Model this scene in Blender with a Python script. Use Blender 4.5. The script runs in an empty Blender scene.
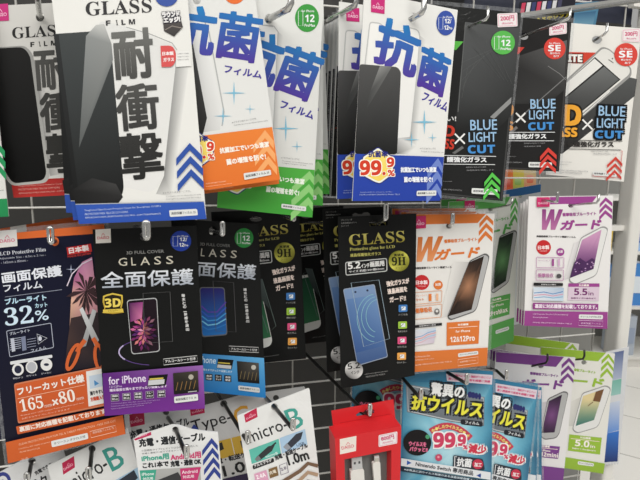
import bpy, math, random
from mathutils import Vector, Matrix
from mathutils.geometry import tessellate_polygon
random.seed(7)
scene = bpy.context.scene
COL = scene.collection
R = math.radians
F = 500.0
PITCH, ROLL = R(9.0), R(0.6)
CAMZ = 1.40
WYAW = 14.0
WALL = 0.62
# ------------------------------------------------------------------ camera
cam = bpy.data.cameras.new('camera'); camo = bpy.data.objects.new('camera', cam); COL.objects.link(camo)
cam.sensor_width = 36.0; cam.lens = 36.0 * F / 640.0; cam.clip_start = 0.01; cam.clip_end = 100
RM = Matrix.Rotation(R(90) - PITCH, 3, 'X') @ Matrix.Rotation(ROLL, 3, 'Z')
camo.matrix_world = Matrix.Translation((0, 0, CAMZ)) @ RM.to_4x4()
scene.camera = camo
cam.dof.use_dof = True; cam.dof.focus_distance = 0.46; cam.dof.aperture_fstop = 26.0
CP = Vector((0, 0, CAMZ))
def ray(x, y):
    return RM @ Vector(((x - 320) / F, (240 - y) / F, -1.0))
def wdir(yaw):
    a = R(yaw); return Vector((-math.sin(a), math.cos(a), 0))
W0 = wdir(WYAW)
def at(x, y, c, w=W0):
    d = ray(x, y); return CP + d * (c / d.dot(w))
def proj(P):
    d = RM.transposed() @ (P - CP)
    return (320 + F * d.x / -d.z, 240 - F * d.y / -d.z)
# ------------------------------------------------------------------ colour / materials
def lin(c):
    out = []; g_ = .3 * c[0] + .55 * c[1] + .15 * c[2]
    for v in c[:3]:
        v = g_ + (v - g_) * .9
        v = max(0, min(255, v)) / 255.0
        out.append(v / 12.92 if v <= 0.04045 else ((v + 0.055) / 1.055) ** 2.4)
    return out
MATS = {}
def new_mat(name):
    m = bpy.data.materials.new(name); m.use_nodes = True
    return m, m.node_tree, m.node_tree.nodes['Principled BSDF']
def print_mat(name, rough=0.45, coat=0.0, metallic=0.0, bump=0.0, scale=60.0, coat_rough=0.12):
    m, nt, b = new_mat(name)
    a = nt.nodes.new('ShaderNodeAttribute'); a.attribute_name = 'Col'
    nt.links.new(a.outputs['Color'], b.inputs['Base Color'])
    b.inputs['Roughness'].default_value = rough
    b.inputs['Metallic'].default_value = metallic
    b.inputs['Specular IOR Level'].default_value = 0.12
    b.inputs['Coat Weight'].default_value = coat
    b.inputs['Coat Roughness'].default_value = coat_rough
    if bump:
        tc = nt.nodes.new('ShaderNodeTexCoord'); n = nt.nodes.new('ShaderNodeTexNoise'); bp = nt.nodes.new('ShaderNodeBump')
        n.inputs['Scale'].default_value = scale; n.inputs['Detail'].default_value = 3.0; n.inputs['Distortion'].default_value = 1.2
        bp.inputs['Strength'].default_value = bump; bp.inputs['Distance'].default_value = 0.004
        nt.links.new(tc.outputs['Object'], n.inputs['Vector']); nt.links.new(n.outputs['Fac'], bp.inputs['Height'])
        nt.links.new(bp.outputs['Normal'], b.inputs['Coat Normal'])
        if bump > 0.3: nt.links.new(bp.outputs['Normal'], b.inputs['Normal'])
    MATS[name] = m
    return m
print_mat('print', 0.5, 0.1, bump=0.15)
print_mat('film', 0.4, 0.5, bump=0.3, scale=45)
print_mat('foil', 0.35, 0.2, metallic=0.12)
print_mat('pouch', 0.35, 0.35, bump=0.45, scale=25)
print_mat('plastic', 0.35, 0.2)
print_mat('metalprint', 0.25, 0.0, metallic=0.9)
def plain(name, rgb, rough=0.5, metallic=0.0, noise=0.0, nscale=8.0, emit=0.0):
    m, nt, b = new_mat(name)
    b.inputs['Roughness'].default_value = rough; b.inputs['Metallic'].default_value = metallic
    c = lin(rgb) + [1]
    n = nt.nodes.new('ShaderNodeTexNoise'); n.inputs['Scale'].default_value = nscale
    mx = nt.nodes.new('ShaderNodeMixRGB'); mx.inputs['Color1'].default_value = c
    mx.inputs['Color2'].default_value = [v * 0.6 for v in c[:3]] + [1]
    mm = nt.nodes.new('ShaderNodeMath'); mm.operation = 'MULTIPLY'; mm.inputs[1].default_value = noise
    nt.links.new(n.outputs['Fac'], mm.inputs[0]); nt.links.new(mm.outputs[0], mx.inputs['Fac'])
    nt.links.new(mx.outputs['Color'], b.inputs['Base Color'])
    MATS[name] = m
    return m
plain('chrome', (200, 200, 198), 0.22, 0.95, 0.1, 40)
plain('darkrod', (70, 68, 66), 0.28, 0.8, 0.1, 40)
plain('white_metal', (226, 224, 218), 0.4, 0.0, 0.06, 6)
plain('wire', (236, 234, 228), 0.35, 0.0, 0.1, 30)
plain('wire_dark', (170, 168, 162), 0.4, 0.1, 0.1, 30)
plain('dark_panel', (44, 43, 41), 0.6, 0.0, 0.5, 9)
plain('grey_metal', (158, 158, 154), 0.4, 0.3, 0.1, 8)
plain('grey_board', (128, 128, 124), 0.6, 0.0, 0.4, 14)
plain('navy', (30, 36, 58), 0.5, 0.0, 0.2, 6)
plain('wall_white', (236, 233, 224), 0.7, 0.0, 0.05, 3)
def clear_mat():
    m, nt, b = new_mat('clear_film')
    out = nt.nodes['Material Output']
    t = nt.nodes.new('ShaderNodeBsdfTransparent'); t.inputs['Color'].default_value = (0.93, 0.94, 0.95, 1)
    g = nt.nodes.new('ShaderNodeBsdfGlossy'); g.inputs['Roughness'].default_value = 0.12
    d = nt.nodes.new('ShaderNodeBsdfDiffuse'); d.inputs['Color'].default_value = (0.7, 0.72, 0.75, 1)
    m1 = nt.nodes.new('ShaderNodeMixShader'); m1.inputs[0].default_value = 0.5
    m2 = nt.nodes.new('ShaderNodeMixShader')
    n = nt.nodes.new('ShaderNodeTexNoise'); n.inputs['Scale'].default_value = 40
    mu = nt.nodes.new('ShaderNodeMath'); mu.operation = 'MULTIPLY'; mu.inputs[1].default_value = 0.4
    nt.links.new(n.outputs['Fac'], mu.inputs[0]); nt.links.new(mu.outputs[0], m2.inputs[0])
    nt.links.new(g.outputs[0], m1.inputs[1]); nt.links.new(d.outputs[0], m1.inputs[2])
    nt.links.new(t.outputs[0], m2.inputs[1]); nt.links.new(m1.outputs[0], m2.inputs[2])
    nt.links.new(m2.outputs[0], out.inputs['Surface'])
    nt.nodes.remove(b); MATS['clear'] = m
clear_mat()
# ------------------------------------------------------------------ glyph cache
_gl = {}
def glyphs(s, res=2):
    if (s, res) in _gl: return _gl[(s, res)]
    c = bpy.data.curves.new('lettering', 'FONT'); c.body = s; c.resolution_u = res
    o = bpy.data.objects.new('lettering', c); COL.objects.link(o)
    m = o.to_mesh()
    vs = [(v.co.x, v.co.y) for v in m.vertices]; fs = [tuple(p.vertices) for p in m.polygons]
    o.to_mesh_clear(); bpy.data.objects.remove(o); bpy.data.curves.remove(c)
    xs = [v[0] for v in vs] or [0, 1]; ys = [v[1] for v in vs] or [0, 1]
    x0, x1, y0, y1 = min(xs), max(xs), min(ys), max(ys)
    w, h = max(x1 - x0, 1e-6), max(y1 - y0, 1e-6)
    _gl[(s, res)] = ([((x - x0) / w, (y - y0) / h) for x, y in vs], fs)
    return _gl[(s, res)]
BOLD = {ord(a): 0x1D5D4 + i for i, a in enumerate('ABCDEFGHIJKLMNOPQRSTUVWXYZ')}
BOLD.update({ord(a): 0x1D5EE + i for i, a in enumerate('abcdefghijklmnopqrstuvwxyz')})
BOLD.update({ord(a): 0x1D7EC + i for i, a in enumerate('0123456789')})
SERIF = {ord(a): 0x1D400 + i for i, a in enumerate('ABCDEFGHIJKLMNOPQRSTUVWXYZ')}
SERIF.update({ord(a): 0x1D41A + i for i, a in enumerate('abcdefghijklmnopqrstuvwxyz')})
SERIF.update({ord(a): 0x1D7CE + i for i, a in enumerate('0123456789')})
def B(s): return s.translate(BOLD)
def S(s): return s.translate(SERIF)
# ------------------------------------------------------------------ 2D helpers (points on a printed face)
def lerp(a, b, t): return tuple(a[i] + (b[i] - a[i]) * t for i in range(len(a)))
def ell(c, rx, ry=None, n=20, a0=0, a1=360):
    ry = rx if ry is None else ry
    k = n if a1 - a0 >= 360 else n + 1
    return [(c[0] + rx * math.cos(R(a0 + (a1 - a0) * i / n)), c[1] + ry * math.sin(R(a0 + (a1 - a0) * i / n))) for i in range(k)]
def rnd(pts, r, n=4):
    out = []
    N = len(pts)
    for i in range(N):
        p, a, b = Vector(pts[i]), Vector(pts[i - 1]), Vector(pts[(i + 1) % N])
        da, db = (a - p), (b - p)
        ra = min(r, da.length * .45); rb = min(r, db.length * .45)
        A = p + da.normalized() * ra; Bp = p + db.normalized() * rb
        for k in range(n + 1):
            t = k / n
            q = A * (1 - t) ** 2 + p * 2 * t * (1 - t) + Bp * t * t
            out.append((q.x, q.y))
    return out
def box(x0, y0, x1, y1, s=0.0):
    return [(x0, y0), (x1, y0 + s * (x1 - x0)), (x1, y1 + s * (x1 - x0)), (x0, y1)]
def quadpt(q, u, v):
    a = lerp(q[0], q[1], u); b = lerp(q[3], q[2], u); return lerp(a, b, v)
EPS = 0.00003
class Pack:
    def __init__(s, name, label, cat, quad, c, yaw=WYAW, thick=0.0012, group=None, kind=None):
        s.w = wdir(yaw); s.n = -s.w
        a = R(yaw); s.r = Vector((math.cos(a), math.sin(a), 0))
        cx = sum(p[0] for p in quad) / 4; cy = sum(p[1] for p in quad) / 4
        s.P0 = at(cx, cy, c); s.cw = (s.P0 - CP).dot(s.w); s.c = c
        s.quad = quad; s.thick = thick; s.parts = {}; s.layer = 0
        base = s.world(((quad[2][0] + quad[3][0]) / 2, (quad[2][1] + quad[3][1]) / 2))
        s.M = Matrix((s.r, Vector((0, 0, 1)), s.n)).transposed().to_4x4(); s.M.translation = base
        s.Mi = s.M.inverted()
        e = bpy.data.objects.new(name, None); COL.objects.link(e); e.matrix_world = s.M; e.empty_display_size = .01
        e['label'] = label; e['category'] = cat
        if group: e['group'] = group
        s.root = e
    def world(s, p, z=0.0):
        d = ray(*p); return CP + d * ((s.cw - z) / d.dot(s.w))
    def un(s, p, z=0.0):
        return s.Mi @ s.world(p, z)
    def part(s, key, mat='print', parent=None):
        if key not in s.parts: s.parts[key] = dict(v=[], f=[], c=[], mat=mat, parent=parent, label=None)
        return s.parts[key]
    def z(s):
        s.layer += 1; return s.layer * EPS
    def tri(s, key, loops, colf, mat='print', z=None, parent=None):
        """filled flat shape of one outer loop and any holes"""
        P = s.part(key, mat, parent); z = s.z() if z is None else z
        b = len(P['v']); flat = [p for l in loops for p in l]
        for p in flat:
            P['v'].append(s.un(p, z)); P['c'].append(colf(p))
        for t in tessellate_polygon([[Vector((p[0], -p[1], 0)) for p in l] for l in loops]):
            P['f'].append(tuple(b + i for i in t))
    def poly(s, key, pts, col, col2=None, mat='print', z=None, parent=None, holes=()):
        """col = one colour, or per-vertex list; col2 with col: top-to-bottom gradient"""
        if isinstance(col, list):
            m = {id(p): c for p, c in zip(pts, col)}
            it = iter(col); s.tri(key, [pts], lambda p: next(it), mat, z, parent)
        elif col2 is not None:
            y0 = min(p[1] for p in pts); y1 = max(p[1] for p in pts)
            s.tri(key, [pts] + list(holes), lambda p: lerp(col, col2, (p[1] - y0) / max(y1 - y0, 1e-6)), mat, z, parent)
        else:
            s.tri(key, [pts] + list(holes), lambda p: col, mat, z, parent)
    def line(s, key, pts, w, col, closed=False, mat='print', z=None, parent=None):
        P = s.part(key, mat, parent); z = s.z() if z is None else z
        pts = [Vector(p) for p in pts]; N = len(pts); L = []; Rr = []
        for i in range(N):
            a = pts[i - 1] if (i > 0 or closed) else pts[i]; c = pts[(i + 1) % N] if (i < N - 1 or closed) else pts[i]
            d = (c - a); d = d.normalized() if d.length > 1e-9 else Vector((1, 0))
            nn = Vector((-d.y, d.x)) * (w / 2)
            L.append(pts[i] + nn); Rr.append(pts[i] - nn)
        b = len(P['v'])
        for i in range(N):
            P['v'] += [s.un(L[i], z), s.un(Rr[i], z)]; P['c'] += [col, col]
        for i in range(N if closed else N - 1):
            j = (i + 1) % N; P['f'].append((b + 2 * i, b + 2 * i + 1, b + 2 * j + 1, b + 2 * j))
    def text(s, key, st, p0, p1, h, col, up=None, bold=0.0, col2=None, mat='print', outline=None, res=2, parent=None, z=None):
        """lettering whose ink box runs from p0 to p1 along the base line and h high; col2 = colour at the foot"""
        P = s.part(key, mat, parent)
        if outline: s.text(key, st, p0, p1, h, outline[0], up, bold + outline[1], None, mat, None, res, parent)
        z = s.z() if z is None else z
        vs, fs = glyphs(st, res)
        bx, by = p1[0] - p0[0], p1[1] - p0[1]; l = math.hypot(bx, by) or 1
        ux, uy = up if up else (by / l * h, -bx / l * h)
        bold = bold * .62 if bold < .9 and not outline else bold
        offs = [(0, 0)] if bold <= 0 else [(bold * a_, bold * b_) for a_, b_ in ((1, 1), (1, -1), (-1, 1), (-1, -1), (0, 1), (0, -1), (1, 0), (-1, 0))]
        for k_, (ox, oy) in enumerate(offs):
            b = len(P['v']); zz = z + k_ * 3e-6
            for (u, v) in vs:
                P['v'].append(s.un((p0[0] + bx * u + ux * v + ox, p0[1] + by * u + uy * v + oy), zz))
                P['c'].append(col if col2 is None else lerp(col2, col, v))
            P['f'] += [tuple(b + i for i in f) for f in fs]
    def rows(s, key, rows, col, **k):
        for st, p0, p1, h in rows: s.text(key, st, p0, p1, h, col, **k)
    def slab(s, key, pts, col, hole=None, mat='print', z=0.0, t=None, col2=None, parent=None, holes=None):
        """a card of real thickness with punched holes"""
        P = s.part(key, mat, parent); t = s.thick if t is None else t
        loops = [pts] + (list(holes) if holes else ([hole] if hole else []))
        y0 = min(p[1] for p in pts); y1 = max(p[1] for p in pts)
        cf = lambda p: col if col2 is None else lerp(col, col2, (p[1] - y0) / max(y1 - y0, 1e-6))
        tris = tessellate_polygon([[Vector((p[0], -p[1], 0)) for p in l] for l in loops])
        flat = [p for l in loops for p in l]; n = len(flat); b = len(P['v'])
        for p in flat: P['v'].append(s.un(p, z)); P['c'].append(cf(p))
        for p in flat:
            q = s.un(p, z).copy(); q.z = z - t; P['v'].append(q); P['c'].append(cf(p))
        for tr in tris:
            P['f'].append(tuple(b + i for i in tr)); P['f'].append(tuple(b + n + i for i in reversed(tr)))
        k = 0
        for l in loops:
            m = len(l)
            for i in range(m):
                j = (i + 1) % m
                P['f'].append((b + k + i, b + k + j, b + n + k + j, b + n + k + i))
            k += m
    def chev(s, key, apex, left, right, t, col, n=3, step=(0.6, 7), **k):
        for i in range(n):
            o = (step[0] * i, step[1] * i)
            A, L, Q = [(p[0] + o[0], p[1] + o[1]) for p in (apex, left, right)]
            s.poly(key, [L, A, Q, (Q[0], Q[1] + t), (A[0], A[1] + t), (L[0], L[1] + t)], col, **k)
    def star(s, key, c, r, col=(120, 190, 220)):
        s.poly(key, [(c[0] + (r if i % 2 == 0 else r * .1) * math.sin(i * math.pi / 4), c[1] - (r if i % 2 == 0 else r * .1) * math.cos(i * math.pi / 4)) for i in range(8)], col)
    def sleeve(s, outer, inner, key='clear_sleeve'):
        s.tri(key, [outer, inner], lambda p: (200, 205, 210), 'clear', -0.0003)
    def done(s):
        obs = {}
        for key, P in s.parts.items():
            if not P['v']: continue
            name = key.split('#')[0]
            me = bpy.data.meshes.new(name); me.from_pydata([tuple(v) for v in P['v']], [], P['f'])
            at_ = me.color_attributes.new('Col', 'FLOAT_COLOR', 'POINT')
            buf = []
            for c in P['c']: buf += lin(c) + [1.0]
            at_.data.foreach_set('color', buf)
            # turn every face that looks away from the shopper's side round
            me.materials.append(MATS[P['mat']]); me.update()
            o = bpy.data.objects.new(name, me); COL.objects.link(o); obs[key] = o
            if P['label']: o['label'] = P['label']
        for key, P in s.parts.items():
            if key in obs: obs[key].parent = obs[P['parent']] if P['parent'] in obs else s.root
        s.obs = obs
        return s
    def lab(s, key, t):
        s.parts[key]['label'] = t
    def copy(s, label, dx, dy, dc, roll=0.0, scale=1.0, group=None, skip=()):
        r = s.root.copy(); COL.objects.link(r)
        px = proj(s.M.translation); c = s.c + dc
        loc = at(px[0] + dx, px[1] + dy, (s.M.translation - CP).dot(W0) + dc)
        r.matrix_world = Matrix.Translation(loc) @ s.M.to_3x3().to_4x4() @ Matrix.Rotation(R(roll), 4, 'Z') @ Matrix.Scale(scale, 4)
        r['label'] = label
        if group: r['group'] = group
        for ch in s.root.children:
            if ch.name.split('.')[0] in skip: continue
            k = ch.copy(); COL.objects.link(k); k.parent = r
            for g in ch.children:
                q = g.copy(); COL.objects.link(q); q.parent = k
        return r
# ------------------------------------------------------------------ world-space mesh helpers
def mesh_obj(name, vs, fs, mat, parent=None, smooth=False):
    me = bpy.data.meshes.new(name); me.from_pydata([tuple(v) for v in vs], [], fs); me.update()
    if smooth: me.polygons.foreach_set('use_smooth', [True] * len(me.polygons))
    me.materials.append(MATS[mat] if isinstance(mat, str) else mat)
    o = bpy.data.objects.new(name, me); COL.objects.link(o)
    if parent: o.parent = parent
    return o
def tube(pts, r, n=10, closed=False):
    pts = [Vector(p) for p in pts]; N = len(pts); vs = []; fs = []
    up = None
    for i in range(N):
        a = pts[i - 1] if (i or closed) else pts[i]; b = pts[(i + 1) % N] if (i < N - 1 or closed) else pts[i]
        t = (b - a).normalized()
        if up is None: up = Vector((0, 0, 1)) if abs(t.z) < .9 else Vector((1, 0, 0))
        side = t.cross(up)
        if side.length < 1e-6: side = t.orthogonal()
        side.normalize(); up = side.cross(t).normalized()
        for k in range(n):
            a2 = 2 * math.pi * k / n; vs.append(pts[i] + side * (r * math.cos(a2)) + up * (r * math.sin(a2)))
    for i in range(N if closed else N - 1):
        j = (i + 1) % N
        for k in range(n):
            k2 = (k + 1) % n; fs.append((i * n + k, i * n + k2, j * n + k2, j * n + k))
    if not closed:
        fs.append(tuple(range(n - 1, -1, -1))); fs.append(tuple((N - 1) * n + k for k in range(n)))
    return vs, fs
def boxm(o, x, y, z):
    """box from corner o and three edge vectors"""
    vs = [o, o + x, o + x + y, o + y, o + z, o + x + z, o + x + y + z, o + y + z]
    return vs, [(0, 3, 2, 1), (4, 5, 6, 7), (0, 1, 5, 4), (1, 2, 6, 5), (2, 3, 7, 6), (3, 0, 4, 7)]
def merge(lst):
    V = []; Fc = []
    for v, f in lst:
        b = len(V); V += v; Fc += [tuple(b + i for i in q) for q in f]
    return V, Fc
def empty(name, label, cat, loc, group=None):
    e = bpy.data.objects.new(name, None); COL.objects.link(e); e.location = loc; e.empty_display_size = .01
    e['label'] = label; e['category'] = cat
    if group: e['group'] = group
    return e
VP = (130, 222)
def hook(label, tip, hole, c, base=None, th=13, tw=5, r=0.0019, loop=True, rise=None, mat='chrome', cend=None):
    """chrome peg hook: rod from the mesh through the hole of a pack to an upturned looped end"""
    f = math.hypot(hole[0] - tip[0], hole[1] - tip[1]) / math.hypot(VP[0] - tip[0], VP[1] - tip[1])
    ct = min(c * (1 - f), c - 0.012)
    Pt = at(tip[0], tip[1], ct); Ph = at(hole[0], hole[1], c)
    cend = cend or WALL
    if base: Pb = at(base[0], base[1], cend)
    else:
        k = 0.35
        bx = (hole[0] + (VP[0] - hole[0]) * k, hole[1] + (VP[1] - hole[1]) * k)
        Pb = at(bx[0], bx[1], cend)
    e = empty('peg_hook', label, 'hook', Pb, 'chrome peg hooks on the mesh rack')
    L = lambda P: P - Pb
    k = ct / F * 1.02
    u = Vector((0, 0, 1)); rr = Vector((math.cos(R(WYAW)), math.sin(R(WYAW)), 0))
    if loop:
        bot = Pt - u * (th * .42 * k)
        path = [Pb, Ph, lerp3(Ph, bot, .8), bot]
    else:
        path = [Pb, Ph, lerp3(Ph, Pt, .7), Pt]
        if rise:
            path = [Pb, Ph, lerp3(Ph, Pt, .75)]
            for q in [Pt] + [at(p[0], p[1], ct) for p in rise]: path.append(q)
    mesh_obj('rod', *tube([L(p) for p in path], r), mat, e, True)
    if loop:
        pts = []
        hw, hh = tw / 2 * k, th / 2 * k
        for i in range(24):
            a = 2 * math.pi * i / 24
            yy = hh - hw
            pts.append(L(Pt) + rr * (hw * .62 * math.cos(a)) + u * ((yy if math.sin(a) >= 0 else -yy) + hw * .62 * math.sin(a)))
        mesh_obj('looped_tip', *tube(pts, r * .62, 8, True), 'chrome', e, True)
    mesh_obj('mounting_clip', *boxm(L(Pb) - rr * .006 - u * .008, rr * .012, -W0 * .004, u * .016), 'chrome', e)
    return e
def lerp3(a, b, t): return a + (b - a) * t
WHITE = (226, 226, 222); BLACK = (24, 24, 24); MAG = (205, 45, 115)
def hole_ring(p, key, c, r):
    pass
def logo(p, quad, bg, fg, key='shop_mark'):
    """the shop's square mark: name in small letters under a little roof of two strokes"""
    p.poly(key, quad, bg)
    a, b = quadpt(quad, .12, .72), quadpt(quad, .88, .72)
    h = math.hypot(quad[3][0] - quad[0][0], quad[3][1] - quad[0][1]) * .2
    p.text('mark_lettering', 'DAISO', a, b, h, fg, bold=.12, parent=key)
    p.line('mark_lettering', [quadpt(quad, .4, .46), quadpt(quad, .5, .3), quadpt(quad, .6, .46)], max(.5, h * .22), fg, parent=key)
def sticker200(p, quad, st='200円', st2='(税込220円)', key='price_sticker'):
    p.poly(key, rnd(quad, 1.2), (232, 226, 226))
    q = [quadpt(quad, u, v) for u, v in ((.05, .08), (.95, .08), (.95, .92), (.05, .92))]
    p.line('price_lettering', rnd(q, 1), .4, (232, 140, 172), True, parent=key)
    h = math.hypot(quad[3][0] - quad[0][0], quad[3][1] - quad[0][1])
    p.text('price_lettering', st, quadpt(quad, .16, .55), quadpt(quad, .84, .55), h * .36, (212, 50, 110), bold=.2, parent=key)
    p.text('price_lettering', st2, quadpt(quad, .22, .82), quadpt(quad, .78, .82), h * .15, (222, 90, 140), bold=.03, parent=key)
def badge(p, c, rx, ry, col, lines, key='model_badge'):
    """round coloured badge naming the phone model"""
    p.poly(key, ell(c, rx, ry, 28), col)
    for st, x0, x1, y, h, b in lines:
        p.text('badge_lettering', st, (c[0] + x0 * rx, c[1] + y * ry), (c[0] + x1 * rx, c[1] + y * ry), h, (235, 238, 240), bold=b, parent=key)
def num_badge(p, c, rx, ry, col, main, key='model_badge'):
    badge(p, c, rx, ry, col, [('for iPhone', -.45, .6, -.42, ry * .17, .05), (B(main), -.15, .62, .28, ry * .52, .12), ('ProMax', -.2, .68, .62, ry * .2, .1)], key)
    x, y = c
    p.line('badge_lettering', [(x - .72 * rx, y - .5 * ry), (x - .34 * rx, y - .5 * ry), (x - .34 * rx, y + .55 * ry), (x - .72 * rx, y + .55 * ry)], .5, (225, 235, 230), True, parent=key)
def two_badge(p, c, rx, ry, col, key='model_badge'):
    badge(p, c, rx, ry, col, [('for iPhone', -.3, .7, -.4, ry * .16, .05), (B('12/'), -.1, .6, .02, ry * .36, .15), (B('12'), -.15, .3, .55, ry * .36, .15), ('Pro', .33, .7, .52, ry * .22, .12)], key)
    x, y = c
    p.line('badge_lettering', [(x - .75 * rx, y - .45 * ry), (x - .3 * rx, y - .45 * ry), (x - .3 * rx, y + .5 * ry), (x - .75 * rx, y + .5 * ry)], .5, (200, 210, 235), True, parent=key)
def se_badge(p, c, r, key='model_badge'):
    badge(p, c, r, r, (222, 66, 56), [('for iPhone', -.5, .5, -.42, r * .15, .05), (B('SE'), -.6, .55, .25, r * .58, .2), ('第2世代', -.45, .5, .53, r * .17, .05), ('8/7', -.1, .4, .8, r * .17, .05)], key)
def white_tag(p, quad, st='画面保護フィルム 25', key='material_tag'):
    p.poly(key, rnd(quad, 1.3), (222, 224, 222))
    h = math.hypot(quad[3][0] - quad[0][0], quad[3][1] - quad[0][1])
    p.text('tag_lettering', st, quadpt(quad, .07, .68), quadpt(quad, .93, .68), h * .38, (70, 70, 75), bold=.06, parent=key)
def badge999(p, c, k=1.0, o=(0, 0), key='hygiene_badge'):
    P = lambda x, y: (c[0] + x * k, c[1] + y * k)
    hexa = [P(-16, -9), P(-4, -16), P(0, -19), P(5, -15), P(17, -8), P(15.5, 9), P(2, 19), P(-4, 17), P(-15, 11)]
    p.poly(key, rnd(hexa, 2), (40, 50, 130))
    p.poly(key, rnd([lerp(c, q, .94) for q in hexa], 2), (238, 238, 225))
    p.poly(key, rnd([lerp(c, q, .84) for q in hexa], 2), (250, 225, 110), (246, 214, 90))
    p.text(key, '抗菌率', P(-9.5, -8.5), P(9.5, -8), 6.2 * k, (40, 45, 130), bold=.35)
    p.text(key, B('99'), P(-18, 9.5), P(3, 9.5), 14.5 * k, (222, 60, 35), bold=.35, outline=((250, 245, 230), .9))
    p.text(key, '.', P(4.5, 9.5), P(7.5, 9.5), 3 * k, (222, 60, 35), bold=.2, outline=((250, 245, 230), .7))
    p.text(key, B('9'), P(9, 1.5), P(16, 1.5), 9.5 * k, (222, 60, 35), bold=.25, outline=((250, 245, 230), .8))
    p.text(key, '%', P(10, 10.5), P(16.5, 10.5), 6 * k, (222, 60, 35), bold=.25, outline=((250, 245, 230), .7))
FINE = ['※イラストはイメージです。', 'Contents are an illustration only', 'l'*0 + 'A imagem é meramente ilustrativa']
G = 'screen protector packs on the upper hooks'
# =================================================================== upper row
# ---- white and blue tempered glass pack
p = Pack('screen_protector_pack', 'large white glass film pack with blue foot and tall grey kanji, front of its stack', 'screen protector',
         [(47, -40), (184, -44), (206.5, 219), (79, 224)], .395)
p.slab('card', p.quad, (229, 229, 225), hole=ell((104, -22), 4.5, 5))
p.poly('film_and_sheen_picture', [(174, 64), (189, 64), (172, 196), (156, 194), (164, 176)], [(150, 151, 150), (224, 224, 221), (228, 228, 224), (186, 186, 184), (140, 140, 139)])
p.poly('film_and_sheen_picture', rnd([(98, 20), (128, 27), (176, 46), (176, 62), (163, 180), (152, 193), (116, 185), (100, 160)], 8), (220, 221, 219), (226, 226, 224))
p.line('film_and_sheen_picture', [(126, 27), (150, 34), (172, 43), (177, 50)], .8, (165, 167, 167))
p.poly('phone_picture', rnd([(53.5, 34), (104, 30.5), (110.5, 40), (124, 190), (118, 203.5), (75.5, 204.5)], 6), (66, 71, 72), (20, 21, 21), mat='film')
p.poly('phone_picture', [(53.5, 34), (58.5, 33.7), (80, 204.3), (75.5, 204.5)], (44, 46, 47), (14, 15, 15), mat='film')
p.poly('phone_picture', [(86, 36), (96, 25), (104, 24), (111.5, 44), (113, 60), (79, 148)], [(138, 142, 142), (190, 192, 190), (196, 197, 195), (140, 143, 142), (120, 124, 124), (84, 88, 88)], mat='film')
p.poly('phone_picture', [(75.5, 204.5), (118, 203.5), (123, 197), (116, 184), (92, 178), (72, 190)], [(20, 20, 20), (22, 22, 22), (40, 40, 40), (60, 60, 60), (46, 46, 46), (24, 24, 24)], mat='film')
p.text('title_lettering', S('GLASS'), (86, 16), (152, 12.3), 14, (58, 58, 60), mat='print')
for i, ch in enumerate('FILM'):
    x = (106, 116.6, 121.6, 129)[i]; w = (4.5, 1.3, 4, 6)[i]
    p.text('title_lettering', B(ch), (x, 25.6 - i * .45), (x + w, 25.4 - i * .45), 5, (58, 58, 60), bold=.1)
p.text('kanji_lettering', '耐', (116, 79), (154, 76), 48, (112, 113, 110), bold=1.25, col2=(76, 76, 74))
p.text('kanji_lettering', '衝', (119, 131), (160, 127.5), 45, (82, 82, 80), bold=.98, col2=(58, 58, 57))
p.text('kanji_lettering', '撃', (122, 180), (164, 176.5), 45, (54, 54, 53), bold=.95, col2=(40, 40, 39))
p.poly('model_badge', ell((166.5, -5), 12, 11.5), (62, 88, 168))
p.poly('edge_picture', [(163, 22), (180, 17), (183, 27), (174, 36.5), (164, 31)], (92, 86, 84), (62, 60, 60))
p.line('edge_picture', [(165, 30), (172, 26), (182, 28)], .8, (150, 140, 132))
p.text('edge_picture', 'ラウンド', (162.5, 17.5), (179.5, 16.2), 5, (235, 235, 235), bold=.35, outline=((46, 44, 60), .9))
p.text('edge_picture', 'エッジ!', (164, 23), (180, 21.6), 5, (235, 235, 235), bold=.35, outline=((46, 44, 60), .9))
p.poly('origin_label', [(176, 51.5), (190, 50.5), (191.5, 66), (176, 67)], (232, 232, 229))
p.poly('origin_label', [(160.5, 45.8), (168, 45.6)] + ell((169.5, 56.3), 6.5, 10.6, 12, -85, 85) + [(161.5, 67)], (222, 84, 84))
p.text('origin_label', '日本製', (162.5, 55.5), (173.5, 55), 3.6, (245, 235, 235), bold=.25)
p.text('origin_label', 'ガラス', (163.5, 61.6), (174, 61), 3.6, (245, 235, 235), bold=.25)
for i in range(3): p.text('origin_label', '日本製ガラスを使用', (177.5, 54.5 + 3 * i), (188.5, 54 + 3 * i), 1.3, (140, 140, 142))
p.chev('chevron_mark', (189.7, 143), (176.3, 158.5), (202.4, 155.8), 7.2, (48, 84, 172), 3, (.7, 13))
p.rows('small_print', [(FINE[0], (163, 194), (191, 191.8), 1.9), (FINE[1], (166, 197.4), (201, 195.2), 1.5), (FINE[2], (166, 200), (201, 198), 1.5)], (110, 110, 112))
p.poly('foot_band', [(75.5, 204.8), (203.8, 201.8), (206.5, 219), (79, 224)], (48, 88, 186), (42, 80, 180))
p.line('foot_band', [(75.5, 204.3), (203.8, 201.3)], .9, (168, 172, 176))
p.rows('foot_band', [('Toughened Glass Screen Protector Cover For Smartphone 12/12Pro', (84.5, 211.8), (161, 207.2), 2.2),
    ('PROTECTION PARA TELA DE COM VIDRO', (85, 215.3), (128, 212.8), 2), ('REFORÇADO PARA SMARTPHONE 12/12 PRO - COM TRANSPARENTE', (85.5, 219), (161, 214.8), 2)], (200, 212, 236))
white_tag(p, [(169, 210.3), (197, 208.8), (198, 215.2), (170, 217)])
p.done(); U1 = p
U1.copy('white and blue glass pack directly behind the front one of the upper left stack', -7.0, -1.8, .012, -1.9, group='white and blue glass packs, upper left')
U1.copy('white and blue glass pack at the back of its stack, its blue corner leftmost', -16.0, -6.8, .03, -4.2, group='white and blue glass packs, upper left')
U1.root['group'] = 'white and blue glass packs, upper left'

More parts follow.
